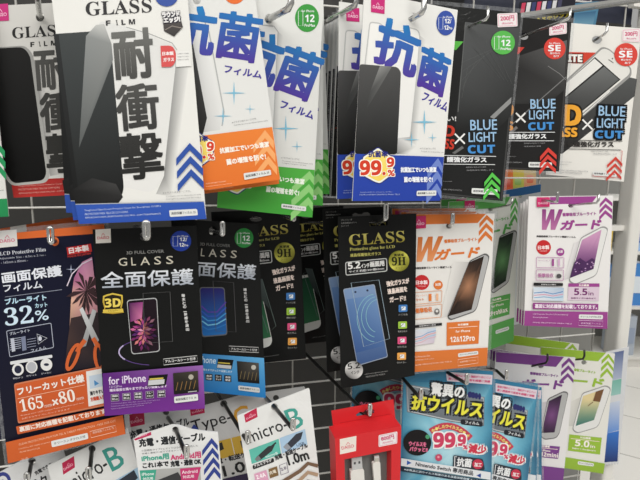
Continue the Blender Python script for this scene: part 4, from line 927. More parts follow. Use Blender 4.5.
p.poly('notice_strip', [(533, 302.8), (598.4, 304), (598.2, 310), (532.8, 309)], (150, 58, 138)); p.text('notice_strip', '裏面に対応機種を記載しております。', (535, 308), (597, 309), 4, (236, 222, 234), bold=.25)
p.rows('foot_band', [('LCD Protective Film (For 5.5in Smartphones)', (533, 315), (568, 315.8), 1.8), ('Smartphones', (533, 318.2), (548, 318.5), 1.6), ('FILME PROTETOR PARA TELA', (533, 323), (572, 324.4), 1.2)], (232, 200, 228))
p.line('foot_band', [(579, 320.4), (603, 321), (602.8, 326.4), (578.8, 325.6)], .4, (232, 200, 228), True); p.text('foot_band', '画面保護フィルム', (581, 324), (601, 324.6), 1.7, (232, 200, 228))
p.done(); p.root['group'] = 'purple-lettered double-guard packs for the large size'; L8 = p
for i, t in enumerate(('second from the front', 'third from the front', 'at the back, leftmost edge')):
    L8.copy('purple-lettered double-guard film pack in the stack near the post, ' + t, -3.6 * (i + 1), -.6 - 1.6 * i, .014 * (i + 1), group='purple-lettered double-guard packs for the large size')
# =================================================================== bottom row: cable pouches
LG = (224, 225, 224)
def pouch_chev(p): pass
p = Pack('cable_pouch', 'white cable pouch with teal letter B, tilted under the orange film pack, lower left', 'cable pouch',
         [(47, 466), (127.5, 428), (160, 545), (80, 585)], .46)
p.slab('card', rnd(p.quad, 2), LG, hole=ell((92, 448.8), 3.6, 3.6), mat='pouch')
logo(p, [(62, 463.2), (74, 456), (75, 467.4), (63.2, 474.8)], (196, 36, 78), (240, 170, 190))
p.text('title_lettering', 'micro-', (72, 492), (109.6, 468.4), 15, (44, 44, 46), bold=.1)
p.text('title_lettering', 'B', (112.4, 471.4), (126, 464.6), 23, (58, 152, 140), bold=.35)
p.poly('cable_picture', [(84, 498), (140, 466), (148, 490), (92, 520)], (160, 196, 222)); p.poly('cable_picture', [(116, 482), (134, 470), (138, 478), (120, 492)], (52, 58, 70))
p.done()
p = Pack('cable_pouch', 'white cable pouch with blue round mark, at the lower left corner', 'cable pouch',
         [(-22, 484), (60, 440), (92, 545), (8, 590)], .475)
p.slab('card', rnd(p.quad, 2), (214, 215, 216), hole=ell((32, 461), 3.8, 3.8), mat='pouch')
p.poly('round_mark', ell((3, 481), 8, 9), (56, 66, 140)); p.poly('round_mark', ell((3, 481), 4.6, 5.2), (214, 215, 216)); p.poly('round_mark', ell((2.6, 482), 2, 2.4), (56, 66, 140))
p.text('title_lettering', '充電できる', (36, 475.4), (52.6, 465.8), 4, (60, 60, 62), bold=.2); p.text('title_lettering', '可愛ブタ'[2:], (34, 494), (50.6, 484), 12, (40, 40, 42), bold=.4); p.text('title_lettering', '転送', (14, 505), (32, 494), 12, (40, 40, 42), bold=.4)
p.done()

def charge(p): pass
p = Pack('cable_pouch', 'white charging cable pouch with dark blue chevrons, in front of its twin', 'cable pouch',
         [(133.5, 438), (218, 432), (226, 530), (148, 536)], .43)
p.slab('card', [(133.4, 439), (140, 434.6), (156, 430), (172, 424.6), (178, 424.8), (192, 429.4), (204, 431), (218, 432.4), (227, 530), (148, 536)], (226, 227, 227), hole=ell((175.6, 429.6), 3.4, 3), mat='pouch')
p.poly('shop_mark', [(134, 439), (151, 431.8), (151.4, 435), (135, 440.6)], (200, 44, 92)); p.text('shop_mark', 'DAISO', (139, 437.4), (147, 434.8), 1.8, (240, 180, 200), bold=.1)
p.text('title_lettering', '充電・通信ケーブル', (139.6, 447), (205.2, 440.6), 8, (40, 42, 46), bold=.55)
p.rows('small_print', [('小型端末タイプCとマイクロの両方に対応した', (141.4, 451.8), (198, 446.6), 2), ('充電と通信が1本でできるケーブルです', (142, 454.6), (190, 450), 1.8)], (90, 92, 96))
p.text('phone_kind_lettering', 'iPhone用', (142, 461.6), (169, 458.8), 5.4, (66, 170, 146), bold=.4); p.text('phone_kind_lettering', 'Android用', (171, 460.6), (201, 457.6), 6, (216, 66, 120), bold=.4)
p.text('slogan_lettering', 'これ1本で', (143, 468.4), (168.6, 466.2), 5.4, (40, 42, 46), bold=.4); p.text('slogan_lettering', '充電・通信 OK', (171, 466.8), (201, 464), 5.6, (40, 42, 46), bold=.4)
p.chev('chevron_mark', (211.6, 438), (202.2, 450.6), (217.8, 445.4), 5.4, (50, 68, 150), 4, (.9, 9.6))
p.poly('cable_picture', [(140, 470.4), (200, 466.6), (205, 530), (146, 534)], (178, 178, 176), (120, 120, 118)); p.poly('cable_picture', [(158, 480), (178, 472), (184, 482), (162, 492)], (60, 60, 62))
p.poly('phone_kind_flag', [(139.6, 470.6), (156.4, 469.6), (154.6, 482), (143, 492)], (60, 168, 140)); p.text('phone_kind_flag', 'iPhone', (142, 476), (154, 475), 3, (230, 240, 236), bold=.1); p.text('phone_kind_flag', '対応用', (143, 480.6), (153, 479.8), 3, (230, 240, 236), bold=.1)
p.poly('phone_kind_flag#2', [(180, 468.6), (201, 467), (196, 486), (182, 488)], (206, 56, 116)); p.text('phone_kind_flag#2', 'Android', (182, 474), (197.6, 472.6), 3.2, (244, 226, 234), bold=.1); p.text('phone_kind_flag#2', '対応用', (183, 478.6), (194, 477.6), 3, (244, 226, 234), bold=.1)
p.done(); p.root['group'] = 'charging cable pouches with blue chevrons'
p = Pack('cable_pouch', 'white charging cable pouch hanging behind its twin, upper edge and red square mark showing', 'cable pouch',
         [(122, 416), (186, 401), (206, 505), (138, 520)], .475)
p.slab('card', rnd(p.quad, 2), (206, 207, 207), hole=ell((166, 412.6), 3.2, 3), mat='pouch')
logo(p, [(129, 414.8), (144, 411.4), (144.8, 424.4), (129.8, 427.4)], (196, 36, 78), (240, 170, 190))
p.text('title_lettering', '充電・通信ケーブル', (131, 439), (190, 425), 8, (44, 46, 50), bold=.4)
p.chev('chevron_mark', (194, 424), (186, 436), (200, 431), 5.4, (50, 68, 150), 3, (1.2, 9.6))
p.rows('small_print', [('小型端末タイプCとマイクロの両方に対応', (133, 443), (186, 431), 2)], (110, 112, 116))
p.done(); p.root['group'] = 'charging cable pouches with blue chevrons'
p = Pack('cable_pouch', 'white cable pouch with big orange letter C and yellow plug picture', 'cable pouch',
         [(182.6, 412), (262, 389), (292, 515), (208, 535)], .50)
p.slab('card', rnd(p.quad, 2), (214, 215, 215), hole=ell((223.8, 403.8), 3.6, 3.6), mat='pouch')
logo(p, [(190, 408.6), (204, 404.2), (204.8, 412.8), (190.8, 416)], (196, 36, 78), (240, 170, 190))
p.text('title_lettering', 'Type-', (194.4, 436.4), (233.6, 424.8), 15.6, (48, 48, 50), bold=.1); p.text('title_lettering', 'C', (236.4, 426.4), (251.6, 422), 18, (224, 160, 50), bold=.5)
p.poly('cable_picture', [(200, 446), (262, 430), (266, 448), (204, 463)], (222, 178, 60)); p.line('cable_picture', [(231, 438), (235, 456)], .8, (232, 230, 224))
for a in ((208, 452, 222, 446), (240, 444, 254, 439)): p.poly('cable_picture', [(a[0], a[1] - 3), (a[2], a[3] - 4), (a[2] + 2, a[3] + 3), (a[0] + 2, a[1] + 4)], (56, 54, 52))
p.text('subtitle_lettering', '充電・転送ケーブル', (212, 466), (264, 452), 5.4, (52, 52, 56), bold=.3)
p.text('length_lettering', '1.0m', (224.6, 476.6), (262, 467), 10.5, (40, 40, 42), bold=.5)
p.poly('foot_band', [(203, 484), (268, 468), (292, 515), (208, 535)], (60, 48, 84), (40, 34, 60))
p.done()
p = Pack('cable_pouch', 'plain grey back of a cable pouch showing above the micro B pouch', 'cable pouch', [(262, 393), (305, 386.5), (318, 470), (268, 480)], .53)
p.slab('card', rnd(p.quad, 2), (186, 188, 188), hole=ell((276, 398), 3, 3), mat='pouch'); p.done()
p = Pack('cable_pouch', 'white cable pouch with teal letter B and plug pictures, beside the red box', 'cable pouch',
         [(237, 416), (309.4, 388), (327, 545), (263, 560)], .43)
p.slab('card', rnd(p.quad, 2), (229, 230, 229), hole=ell((274.4, 406.8), 3.4, 3.4), mat='pouch')
logo(p, [(244, 414.8), (256.6, 407.8), (257.6, 417), (245.6, 422.8)], (200, 40, 76), (240, 170, 190))
p.text('title_lettering', 'micro-', (250, 443.4), (289, 428.4), 11.6, (44, 44, 46), bold=.1); p.text('title_lettering', 'B', (291.4, 430.6), (304.8, 425.4), 21, (66, 164, 150), bold=.3)
p.poly('cable_picture', [(249, 449.8), (278.6, 438.8), (281, 454), (251.8, 464)], (92, 192, 174)); p.poly('cable_picture', [(256, 457.4), (268, 446.4), (275, 444.6), (272, 451), (260, 460.4)], (54, 58, 60)); p.poly('cable_picture', [(254.6, 459), (258.6, 455.4), (261, 459), (257, 461.6)], (120, 124, 126))
p.line('cable_picture', [(272, 446), (276, 442.6)], 1.6, (54, 58, 60)); p.text('cable_picture', 'microB', (266, 458), (278, 454), 2.4, (220, 240, 236), bold=.1)
p.poly('cable_picture#2', [(279.6, 438.2), (305, 429), (307.4, 444.4), (282, 453.6)], (168, 200, 228)); p.poly('cable_picture#2', [(284, 447), (296, 434), (303, 431.6), (301, 439), (288, 451)], (58, 62, 72)); p.poly('cable_picture#2', [(283, 447), (287, 443), (291, 447.6), (287.4, 450.6)], (150, 156, 166)); p.text('cable_picture#2', 'USB', (297, 446.6), (304.6, 444), 2.4, (90, 110, 140), bold=.1)
p.poly('pill_label', rnd([(252.4, 465.4), (273.6, 457.8), (274.4, 461.8), (253.2, 469.6)], 1.6), (40, 40, 42)); p.text('pill_label', 'アルミプラグ', (254.6, 467.6), (272, 461.4), 2.6, (228, 228, 228), bold=.15)
p.text('subtitle_lettering', '充電・転送ケーブル', (275.8, 460.4), (308.2, 447.4), 4.8, (56, 56, 60), bold=.3)
p.text('length_lettering', '1.0m', (289, 465.4), (309.4, 459), 10, (40, 40, 42), bold=.5)
p.poly('feature_icon', [(254, 474), (266.4, 470), (268.6, 480), (256, 484)], (222, 160, 190)); p.text('feature_icon', B('2.4A'), (257, 479.4), (266, 476.2), 4, (250, 240, 244), bold=.1)
p.poly('feature_icon#2', [(268.4, 469.2), (277, 466.2), (278.6, 475.4), (270, 478.4)], (130, 100, 60)); p.text('feature_icon#2', '充電', (270, 475), (276.6, 472.4), 3.4, (236, 226, 206), bold=.1)
p.line('feature_icon#3', [(279.4, 465.4), (286.6, 462.6), (288.4, 472.4), (281, 475)], .7, (120, 110, 130), True); p.text('feature_icon#3', '2.0', (281.4, 471), (286.6, 469), 3, (110, 100, 124), bold=.1)
for i in range(3): p.line('chevron_mark', [(279, 484 + i * 9), (300, 471 + i * 9), (308, 463.4 + i * 9), (318, 466 + i * 9)], 3.6, ((120, 92, 70), (176, 146, 120), (120, 92, 70))[i])
p.done()

# ---- red cable box
p = Pack('cable_box', 'red hang-tab box of a white charging cable with a grey window', 'cable box',
         [(335, 438.6), (401.2, 426), (399, 540), (339, 558)], .415, thick=.022)
RED = (222, 38, 44)
win = [(344.4, 459.4), (391.4, 450.2), (391, 536), (347, 550)]
p.slab('box_body', p.quad, RED, holes=[win], mat='plastic', t=.0222)
# back wall of the box and the hang tab rise from the rear plane
tz = -.0222
eu = [(356, 414.6), (360, 411.8), (363.4, 412.2), (366, 409.6), (371, 408.6), (374.4, 410.4), (374, 413.4), (357, 416.4)]
P_ = p.part('hang_tab', 'plastic')
tab = [(331.4, 411), (393.4, 399.6), (396, 424), (397, 530), (338, 545), (334.4, 436)]
b_ = len(P_['v']); lp = [tab, eu]; fl = tab + eu
for q in fl: P_['v'].append(p.un(q, tz)); P_['c'].append(RED)
for q in fl:
    v = p.un(q, tz).copy(); v.z -= .0008; P_['v'].append(v); P_['c'].append(RED)
for t in tessellate_polygon([[Vector((q[0], -q[1], 0)) for q in l] for l in lp]): P_['f'] += [tuple(b_ + i for i in t), tuple(b_ + len(fl) + i for i in t)]
k0 = 0
for l in lp:
    for i in range(len(l)):
        j = (i + 1) % len(l); P_['f'].append((b_ + k0 + i, b_ + k0 + j, b_ + len(fl) + k0 + j, b_ + len(fl) + k0 + i))
    k0 += len(l)
p.line('hang_tab', [(340, 423), (390, 414)], .5, (196, 30, 36), z=tz + .0001, mat='plastic')
q_ = [p.un(x, 0) for x in p.quad]; Pt = p.part('box_body'); b_ = len(Pt['v'])
P2 = p.part('grey_insert', 'plastic')
for q in [(340, 450), (398, 440), (396, 540), (342, 556)]: P2['v'].append(p.un(q, -.012)); P2['c'].append((112, 112, 110))
P2['f'].append((0, 1, 2, 3))
logo(p, [(339.8, 439.2), (356.4, 435.9), (356, 451), (340, 454.4)], (232, 222, 212), (222, 92, 110))
sticker200(p, [(378.6, 435.2), (397.4, 431.4), (397.2, 443.4), (378.6, 447)], '800円', '(税込880円)')
for i, ch in enumerate('充電ケーブル'):
    pass
p.done()
# cable lying in the box behind the window: own thing
cb = Pack('charging_cable', 'white charging cable with metal usb plug seen through the red box window', 'cable', [(351, 456), (381, 452), (381, 520), (351, 525)], .4205, thick=.004)
cb.slab('usb_plug', [(351.6, 458.4), (361.8, 456.6), (362.6, 469.6), (352.4, 471.4)], (188, 190, 190), mat='plastic', t=.003)
for x, y in ((353.8, 462.2), (358.4, 461.4)): cb.poly('usb_plug', box(x, y, x + 2, y + 2.4, -.15), (70, 72, 74), z=EPS)
cb.slab('plug_grip', rnd([(350.4, 471.4), (364, 469), (365.4, 496), (358, 506), (352, 498)], 2), (222, 220, 214), mat='plastic', t=.005, z=.001)
cb.slab('small_plug', [(374.4, 456.4), (379, 455.6), (379.6, 463.6), (375, 464.4)], (206, 206, 206), mat='plastic', t=.002)
for i in range(4): cb.line('small_plug', [(375.4 + i, 458.4 - i * .15), (375.6 + i, 462 - i * .15)], .4, (150, 140, 100), z=EPS)
cb.slab('plug_grip#2', rnd([(372.6, 463.4), (380.2, 462), (381, 482), (377.6, 496), (374.6, 483)], 1.6), (224, 222, 216), mat='plastic', t=.004, z=.001)
cb.line('cord', [(359, 503), (360, 516), (366, 524), (373, 518), (377, 500), (377.4, 492)], 3, (224, 222, 216), mat='plastic', z=.0005)
cb.done()

# ---- blue pouches
def virus(p):
    quad = p.quad; z0 = p
    CY = (66, 156, 190)
    p.slab('card', p.quad, (40, 120, 160), hole=ell((466, 375.6), 1.8, 2.2), mat='pouch')
    c = (452, 452); z = p.z(); P = p.part('card')
    ring = []
    q = [lerp(lerp(quad[0], quad[2], .5), v, .985) for v in quad]
    q = [(quad[0][0] + .6, 382), (quad[1][0] - .6, 383), (quad[2][0] - .6, quad[2][1] - 1), (quad[3][0] + .6, quad[3][1] - 1)]
    for i in range(4): ring += [lerp(q[i], q[(i + 1) % 4], t / 8) for t in range(8)]
    b = len(P['v']); n = len(ring); r2 = random.Random(5)
    for rr_, cc in ((1, None), (.55, None)):
        for i, v in enumerate(ring):
            P['v'].append(p.un(lerp(c, v, rr_), z)); k = r2.random()
            P['c'].append(lerp((24, 84, 122), (64, 146, 180), k) if rr_ == 1 else lerp((86, 172, 204), (150, 208, 224), k))
    P['v'].append(p.un(c, z)); P['c'].append((176, 220, 232))
    for i in range(n):
        j = (i + 1) % n; P['f'] += [(b + i, b + j, b + n + j, b + n + i), (b + n + i, b + n + j, b + 2 * n)]
    p.poly('head_strip', [(446, 371.8), (492.6, 375), (492, 384.6), (447, 381)], (218, 204, 216))
    p.text('head_strip', '画面が割れにくい・指紋がつきにくい', (448.4, 376.2), (490.6, 379), 2.4, (206, 80, 120), bold=.15); p.text('head_strip', '高い透過率で画面を綺麗に保護', (448.4, 379.8), (490, 382.8), 2.4, (206, 80, 120), bold=.15)
    p.poly('title_plate', [(406, 384), (430, 388), (484.6, 397), (484, 426), (452, 422), (407, 412)], (128, 138, 146), (104, 112, 120)); p.line('title_plate', [(407.4, 385.6), (483.4, 398.2), (482.8, 424.6), (452, 420.6), (408.2, 410.8)], .9, (196, 204, 208), True)
    p.text('title_lettering', '驚異の', (430.6, 395), (463.6, 398.6), 12.5, (236, 238, 238), bold=.45, outline=((24, 26, 30), 2.2))
    p.text('title_lettering', '抗ウイルス', (411.4, 409), (481, 418.4), 16.5, (232, 226, 60), bold=.55, outline=((22, 24, 26), 2.0))
    p.poly('title_lettering', rnd([(460.6, 419), (483, 421.6), (482.8, 427), (460.4, 424.4)], 2.4), (34, 36, 44)); p.text('title_lettering', 'フィルム', (465, 423.6), (479, 425.2), 3, (220, 224, 226), bold=.15)
    for i in range(4): p.poly('title_lettering', ell((470 + i * 3.2, 394.6 + i * .6), 2.4 - .3 * i, 3.2), (44, 48, 110))
    arc = [(430.6 + 40 * t, 432 + 6.5 * t - 36 * t * (1 - t)) for t in [i / 14 for i in range(15)]]
    p.line('arc_banner', arc, 6.6, (206, 62, 84))
    for i, ch in enumerate('付着したウイルスの数が'):
        t = (i + .7) / 11.6; x = 430.6 + 40 * t; y = 432 + 6.5 * t - 36 * t * (1 - t)
        p.text('arc_banner', ch, (x - 1.5, y + 1.6), (x + 1.5, y + 1.9 + .4 * (t - .3)), 3, (240, 226, 120), bold=.2)
    p.text('percent_lettering', B('99'), (433.6, 447.4), (455, 447.4), 14.6, (214, 60, 96), bold=.45, outline=((240, 240, 240), 1.2))
    p.text('percent_lettering', '.', (455.6, 446.6), (457.6, 446.6), 2.2, (214, 60, 96), bold=.3); p.text('percent_lettering', B('9'), (457.6, 445.4), (465.4, 445.8), 11, (214, 60, 96), bold=.4, outline=((240, 240, 240), 1.1))
    p.text('percent_lettering', '%', (463, 449), (467.4, 449.4), 4, (214, 60, 96), bold=.25, outline=((240, 240, 240), .8))
    p.text('percent_lettering', '減少', (468.4, 452.4), (485.6, 454.4), 8.6, (214, 50, 74), bold=.4, outline=((240, 240, 240), 1.2))
    p.poly('round_virus_mark', ell((417.4, 442.6), 14, 13, 28), (22, 20, 22))
    p.text('round_virus_mark', 'ウイルスを', (409, 445.6), (426, 446.6), 4.2, (232, 110, 150), bold=.35); p.text('round_virus_mark', 'パクッと!!', (409.6, 451), (427.4, 452), 4.2, (232, 110, 150), bold=.35)
    p.poly('round_virus_mark', ell((427.6, 436.8), 2.2), (70, 160, 110)); p.poly('round_virus_mark', ell((438.8, 457.6), 3.5), (206, 66, 100)); p.poly('round_virus_mark', ell((438.4, 457), 1.2), (240, 150, 170))
    p.poly('antibacterial_label', rnd([(453.4, 455), (483, 459), (485, 470), (470, 471), (453, 468)], 2), (44, 48, 60)); p.text('antibacterial_label', '抗菌', (456.6, 465.8), (471, 467.6), 8.4, (232, 234, 236), bold=.4)
    p.line('antibacterial_label', [(457, 456.8), (454.8, 456.4), (454.6, 466.6), (457, 467)], .8, (226, 228, 230)); p.poly('antibacterial_label', ell((477.8, 464.2), 5.4, 5), (206, 48, 76)); p.text('antibacterial_label', '加工', (474.4, 466.4), (481.4, 467), 4, (240, 230, 232), bold=.2)
    p.poly('device_strip', [(401.3, 458.2), (490.7, 472.4), (490.6, 480), (401, 465.8)], (222, 226, 230)); p.poly('device_strip', [(407, 460.4), (411.6, 463), (406.8, 465)], (40, 90, 180)); p.poly('device_strip', [(481, 473.4), (476.4, 475.4), (480.8, 478)], (30, 70, 160))
    p.text('device_strip', 'Nintendo Switch 専用商品', (415.4, 466), (472.8, 475.6), 4.6, (44, 46, 54), bold=.2)
    p.poly('note_strip', [(401, 466.8), (490.6, 481), (490.6, 486), (400.8, 471)], (26, 40, 60)); p.text('note_strip', '※本製品に抗ウイルス効果のある液晶画面保護フィルムです', (404, 470.4), (488, 483.4), 2.2, (190, 206, 216), bold=.1)
    p.poly('device_picture', rnd([(404, 486), (488, 498), (488, 545), (404, 540)], 5), (40, 44, 50))
    p.sleeve([(quad[0][0] - 2, quad[0][1] - 2), (quad[1][0] + 2.4, quad[1][1] - 2), (quad[2][0] + 2.4, quad[2][1]), (quad[3][0] - 2, quad[3][1])], quad)
p = Pack('film_pouch', 'turquoise antivirus film pouch with yellow title, fully visible front one right of the red box', 'film pouch',
         [(404, 364), (493, 371.6), (490.4, 560), (397, 555)], .485)
virus(p); p.done(); V = p; GV = 'turquoise antivirus film pouches'
p.root['group'] = GV
V.copy('turquoise antivirus film pouch in shadow behind the red box, only its upper part seen', -47, -40, .06, 0, 1.05, group=GV)
V.copy('turquoise antivirus film pouch right of the fully visible one, leftmost of those overlapped', 32, 4, .012, -5.0, 1.0, group=GV)
V.copy('turquoise antivirus film pouch with pink strip peeking above the overlapped right one', 50, -4, .03, 1.0, 1.0, group=GV)
V.copy('turquoise antivirus film pouch farthest right, a thin sliver beside the purple pack', 58, -7, .05, 2.0, 1.0, group=GV)

# ---- lower right double-guard packs
PV = (124, 62, 142)
p = Pack('screen_protector_pack', 'white double-guard film pack with violet chevrons and dark violet phone, beside the lime one', 'screen protector',
         [(496, 352), (575.4, 357.6), (562, 492), (486, 484)], .55)
p.slab('card', p.quad, (226, 224, 224), hole=ell((541, 366), 2.6, 2.4))
wguard(p, None, PV, PV, [(496, 352), (564, 356.8), (556, 367), (496, 362)], None, ((530, 374.6), (558, 377.4), 2.8), ((521, 388), (562, 389), (2, -8.6)), None, None, None,
    [(547.6, 398.6), (564, 390.8), (568.6, 392.6), (559.4, 434), (556, 438.4), (544, 440), (540, 435.6)], [(549, 401), (562, 394.6), (554.6, 432.4), (541.6, 433)], glow((42, 26, 48), (124, 72, 132)),
    [(530, 444), (560, 446.6), (558, 459), (529, 456)], [('for iPhone', .3, .7, .5, 2), (B('12mini'), .4, .98, .9, 4.2)], [(488.6, 459.4), (564.4, 468.4), (562, 492), (486, 484)], None,
    ((569, 357.6), (561.6, 364.6), (574.6, 364), (-.6, 7.6)), None, 4, ([(534, 404), (549, 401), (541.6, 433), (528, 432)], [(224, 222, 222), (190, 184, 190), (186, 180, 186), (222, 220, 220)]))
p.done(); p.root['group'] = 'violet double-guard packs'
for i, t in enumerate(('second from the front', 'third from the front', 'fourth from the front', 'at the very back')):
    p.copy('violet double-guard film pack fanned out beside the lime one, ' + t, -5.5 * (i + 1), -2.6 * (i + 1), .012 * (i + 1), -.9 * (i + 1), group='violet double-guard packs')
LI = (150, 190, 52)
def dunes(q, c):
    t = (q[1] - 395) / 34
    return lerp((226, 206, 150), (60, 120, 110), max(0, min(1, t * 1.4 - .2)))
p = Pack('screen_protector_pack', 'white double-guard film pack with lime chevrons and pale phone, lowest at right', 'screen protector',
         [(541, 347), (615, 353.6), (603.2, 473.8), (533, 463.4)], .575)
p.slab('card', p.quad, (226, 225, 218), hole=ell((584, 362.4), 2.6, 2.4))
wguard(p, None, LI, LI, [(541, 347), (606, 352.8), (598, 361.4), (541, 356.4)], None, ((568, 370), (595.4, 374), 2.6), ((556, 383), (602, 387), (2.4, -8)), None, None, None,
    [(582, 393), (606, 385), (611.4, 388), (599, 425), (596, 428), (577, 433.6), (572, 430)], [(583, 396), (604, 389), (594, 420), (575.6, 426)], dunes,
    [(569.4, 434.4), (601.8, 437.8), (600, 454.6), (567.8, 450.6)], [(B('5.0'), .2, .64, .66, 6.4), ('in', .68, .82, .66, 3), ('対応サイズに合わせて', .12, .86, .86, 1.4)], [(534.6, 452), (605, 463.6), (603.2, 473.8), (533, 463.4)], [(578, 461), (594, 463.4), (593.6, 466.6), (577.6, 464.4)],
    ((608.4, 353.6), (601.6, 360.4), (614, 360.8), (-.6, 7.2)), None, 3.8, ([(570, 402), (583, 396), (575.6, 426), (564, 426)], [(226, 224, 218), (196, 194, 186), (190, 190, 184), (222, 221, 214)]), True)
p.poly('phone_picture', [(596, 391.6), (604, 389), (600, 402), (593, 401)], (120, 82, 50)); p.line('phone_picture', [(593, 402), (588, 406)], .6, (120, 90, 60))
p.done(); p.root['group'] = 'lime double-guard packs'
p.copy('lime double-guard film pack at the back, its chevrons above the violet stack', -37, -14, .035, -2.0, 1.0, group='lime double-guard packs')
p = Pack('hanging_pouch', 'clear hanging pouch with blue foot and serrated bottom edge behind the lime pack', 'pouch', [(606, 352), (629, 347), (619, 462), (603.5, 464)], .595)
ser = [(619, 462)] + [(619 - 1.3 * i - .78 * 0, 462 + .16 * i + (2.4 if i % 2 else 0)) for i in range(1, 12)] + [(603.5, 464)]
p.slab('card', [p.quad[0], p.quad[1]] + ser, (206, 208, 212), hole=ell((619, 356), 1.6, 1.6), mat='pouch')
p.poly('printed_panel', [(606.4, 354), (624, 350.4), (621.6, 378), (605.8, 382)], (90, 104, 150), (176, 186, 206)); p.poly('printed_panel', [(605.8, 382), (621.6, 378.6), (620.6, 394), (605.4, 397)], (110, 176, 160), (150, 196, 190)); p.poly('printed_panel', [(605.2, 404), (620, 400.6), (619, 430), (604.4, 434)], (196, 204, 220), (90, 140, 216)); p.poly('printed_panel', [(604.4, 434), (619, 430.6), (617.6, 461.4), (603.6, 462.4)], (52, 118, 210), (30, 48, 110))
p.done()

# ---- packs in the top right behind the hooks and small snack-coloured packs behind the mesh
p = Pack('hanging_pouch', 'dark pouch with pink, white and navy stripes behind the red-badged black pack', 'pouch', [(520, 2), (576, -4), (572, 34), (516, 36)], .53)
p.slab('card', p.quad, (34, 34, 44), mat='pouch', hole=ell((548, 4), 1.6, 1.4))
for i, cc in enumerate([(206, 60, 90), (214, 214, 216), (60, 66, 110), (206, 60, 90), (214, 214, 216), (60, 66, 110), (210, 210, 212), (70, 70, 96)]):
    p.poly('stripe_band', [(522 + i * 5.2, 3 - i * .4), (526 + i * 5.2, 2.6 - i * .4), (524 + i * 5.2, 14 - i * .4), (520 + i * 5.2, 14.4 - i * .4)], cc)
p.text('title_lettering', 'スマホレンズ', (536, 21), (570, 17), 5.4, (226, 206, 60), bold=.5)
p.done()
p = Pack('hanging_pouch', 'teal blue pouch behind the white upper right pack', 'pouch', [(566, 4), (600, 1), (594, 34), (562, 34)], .57)
p.slab('card', rnd(p.quad, 3), (74, 128, 160), mat='pouch', hole=ell((584, 6), 1.4, 1.2)); p.poly('printed_panel', [(568, 14), (596, 11), (593, 25), (566, 26)], (50, 96, 134), (110, 160, 184)); p.done()
for i, (x, y, c1, c2) in enumerate(((507, 183, (222, 120, 50), (196, 60, 40)), (518, 181, (226, 190, 70), (120, 160, 70)), (530, 179, (206, 206, 150), (200, 90, 60)))):
    p = Pack('snack_packet', ('small orange packet behind the mesh under the black packs', 'small yellow and green packet behind the mesh under the black packs', 'small pale green packet behind the mesh, rightmost of three')[i], 'packet', box(x - 6, y - 14, x + 6, y + 15), WALL + .06 + .002 * i, thick=.006)
    p.slab('card', rnd(p.quad, 2), c1, col2=c2, mat='pouch'); p.poly('printed_panel', rnd(box(x - 3.4, y - 4, x + 3.4, y + 4), 2), lerp(c2, (255, 255, 255), .4), c2); p.root['group'] = 'small packets behind the mesh'; p.done()
p = Pack('screen_protector_pack', 'blue-topped pack behind the green double-guard stack, a thin blue edge', 'screen protector', [(496, 192), (541, 184), (536, 320), (492, 330)], .565)
p.slab('card', p.quad, (214, 218, 222), hole=ell((520, 196), 2, 2)); p.poly('head_band', [(496, 192), (541, 184), (540.6, 192), (495.6, 200)], (50, 112, 176)); p.done()
# =================================================================== hooks
hook('chrome peg hook of the left red-footed pack, top left', (37, -6), (40, 16.5), .43, loop=False, rise=[(36, -24)], mat='chrome')
hook('chrome peg hook with a thick bent end through the green-badged antibacterial pack', (288, 9), (269, 19), .425, loop=False, rise=[(291, 3), (291, -12)], r=.0026, base=(240, 40))
hook('long dark peg hook over the edge-on packs, end turned up left of the blue-footed pack', (355, 5.5), (331, 19), .44, loop=False, rise=[(356.5, 1), (357, -12)], base=(300, 36), r=.0022)
hook('chrome peg hook through the royal blue footed pack', (421.5, 13), (412.5, 18.5), .40, loop=False, rise=[(424, 8), (424, -14)], r=.0023, base=(380, 38))
hook('chrome peg hook through the black green-badged pack, end standing at its top', (486, 19.5), (468.6, 26.6), .425, loop=False, rise=[(488, 16), (487.6, 6)], r=.0013, base=(448, 38))
hook('chrome peg hook through the black red-badged pack', (568, 19), (527, 34.6), .455, loop=False, rise=[(570, 16), (570, 8)], r=.0013, base=(512, 41))
hook('chrome peg hook through the white upper right pack', (604.5, 34), (597, 39), .48, loop=False, rise=[(607, 31), (607, 23)], r=.0014, base=(585, 46))
hook('chrome peg hook with looped end at the navy cut-film pack', (50.6, 235), (55, 241), .44, th=16, tw=6)
hook('chrome peg hook with looped end at the purple-footed pack', (146.4, 229.6), (144.4, 236), .425, th=17, tw=6)
hook('chrome peg hook with looped end at the bright blue footed pack', (222.6, 228.4), (213.4, 231), .475, th=14, tw=4.6)
hook('chrome peg hook with looped end above the green phone 9H pack', (294, 213.6), (282, 216), .50, th=15, tw=4.4)
hook('chrome peg hook with looped end at the front black and gold pack', (386, 211.4), (378, 223.6), .455, th=18, tw=5.6)
hook('chrome peg hook with looped end at the orange double-guard pack', (452.6, 218.6), (449.2, 225.8), .46, th=12, tw=4.4)
hook('small chrome peg hook at the green double-guard pack', (511, 205), (490.8, 208.8), .515, loop=False, rise=[(512, 203), (512, 198)], r=.0011, base=(478, 211))
hook('chrome peg hook with looped end standing left at the purple double-guard pack', (557.4, 197.4), (541, 200), .455, th=13, tw=3.2, r=.0013, base=(520, 204))
hook('chrome peg hook running to the top right corner of the purple double-guard pack', (596.5, 203), (571.2, 205), .455, loop=False, rise=[(598.6, 200), (598.6, 194)], r=.0012, base=(556, 207))
hook('dark peg hook at the lower left corner pouch', (27, 478), (31.6, 461.4), .475, th=12, tw=5, mat='darkrod', base=(36, 440))
hook('peg hook with looped end at the tilted teal B pouch, lower left', (88.6, 474), (92, 449.6), .46, th=15, tw=5.4, mat='darkrod', base=(97, 420))
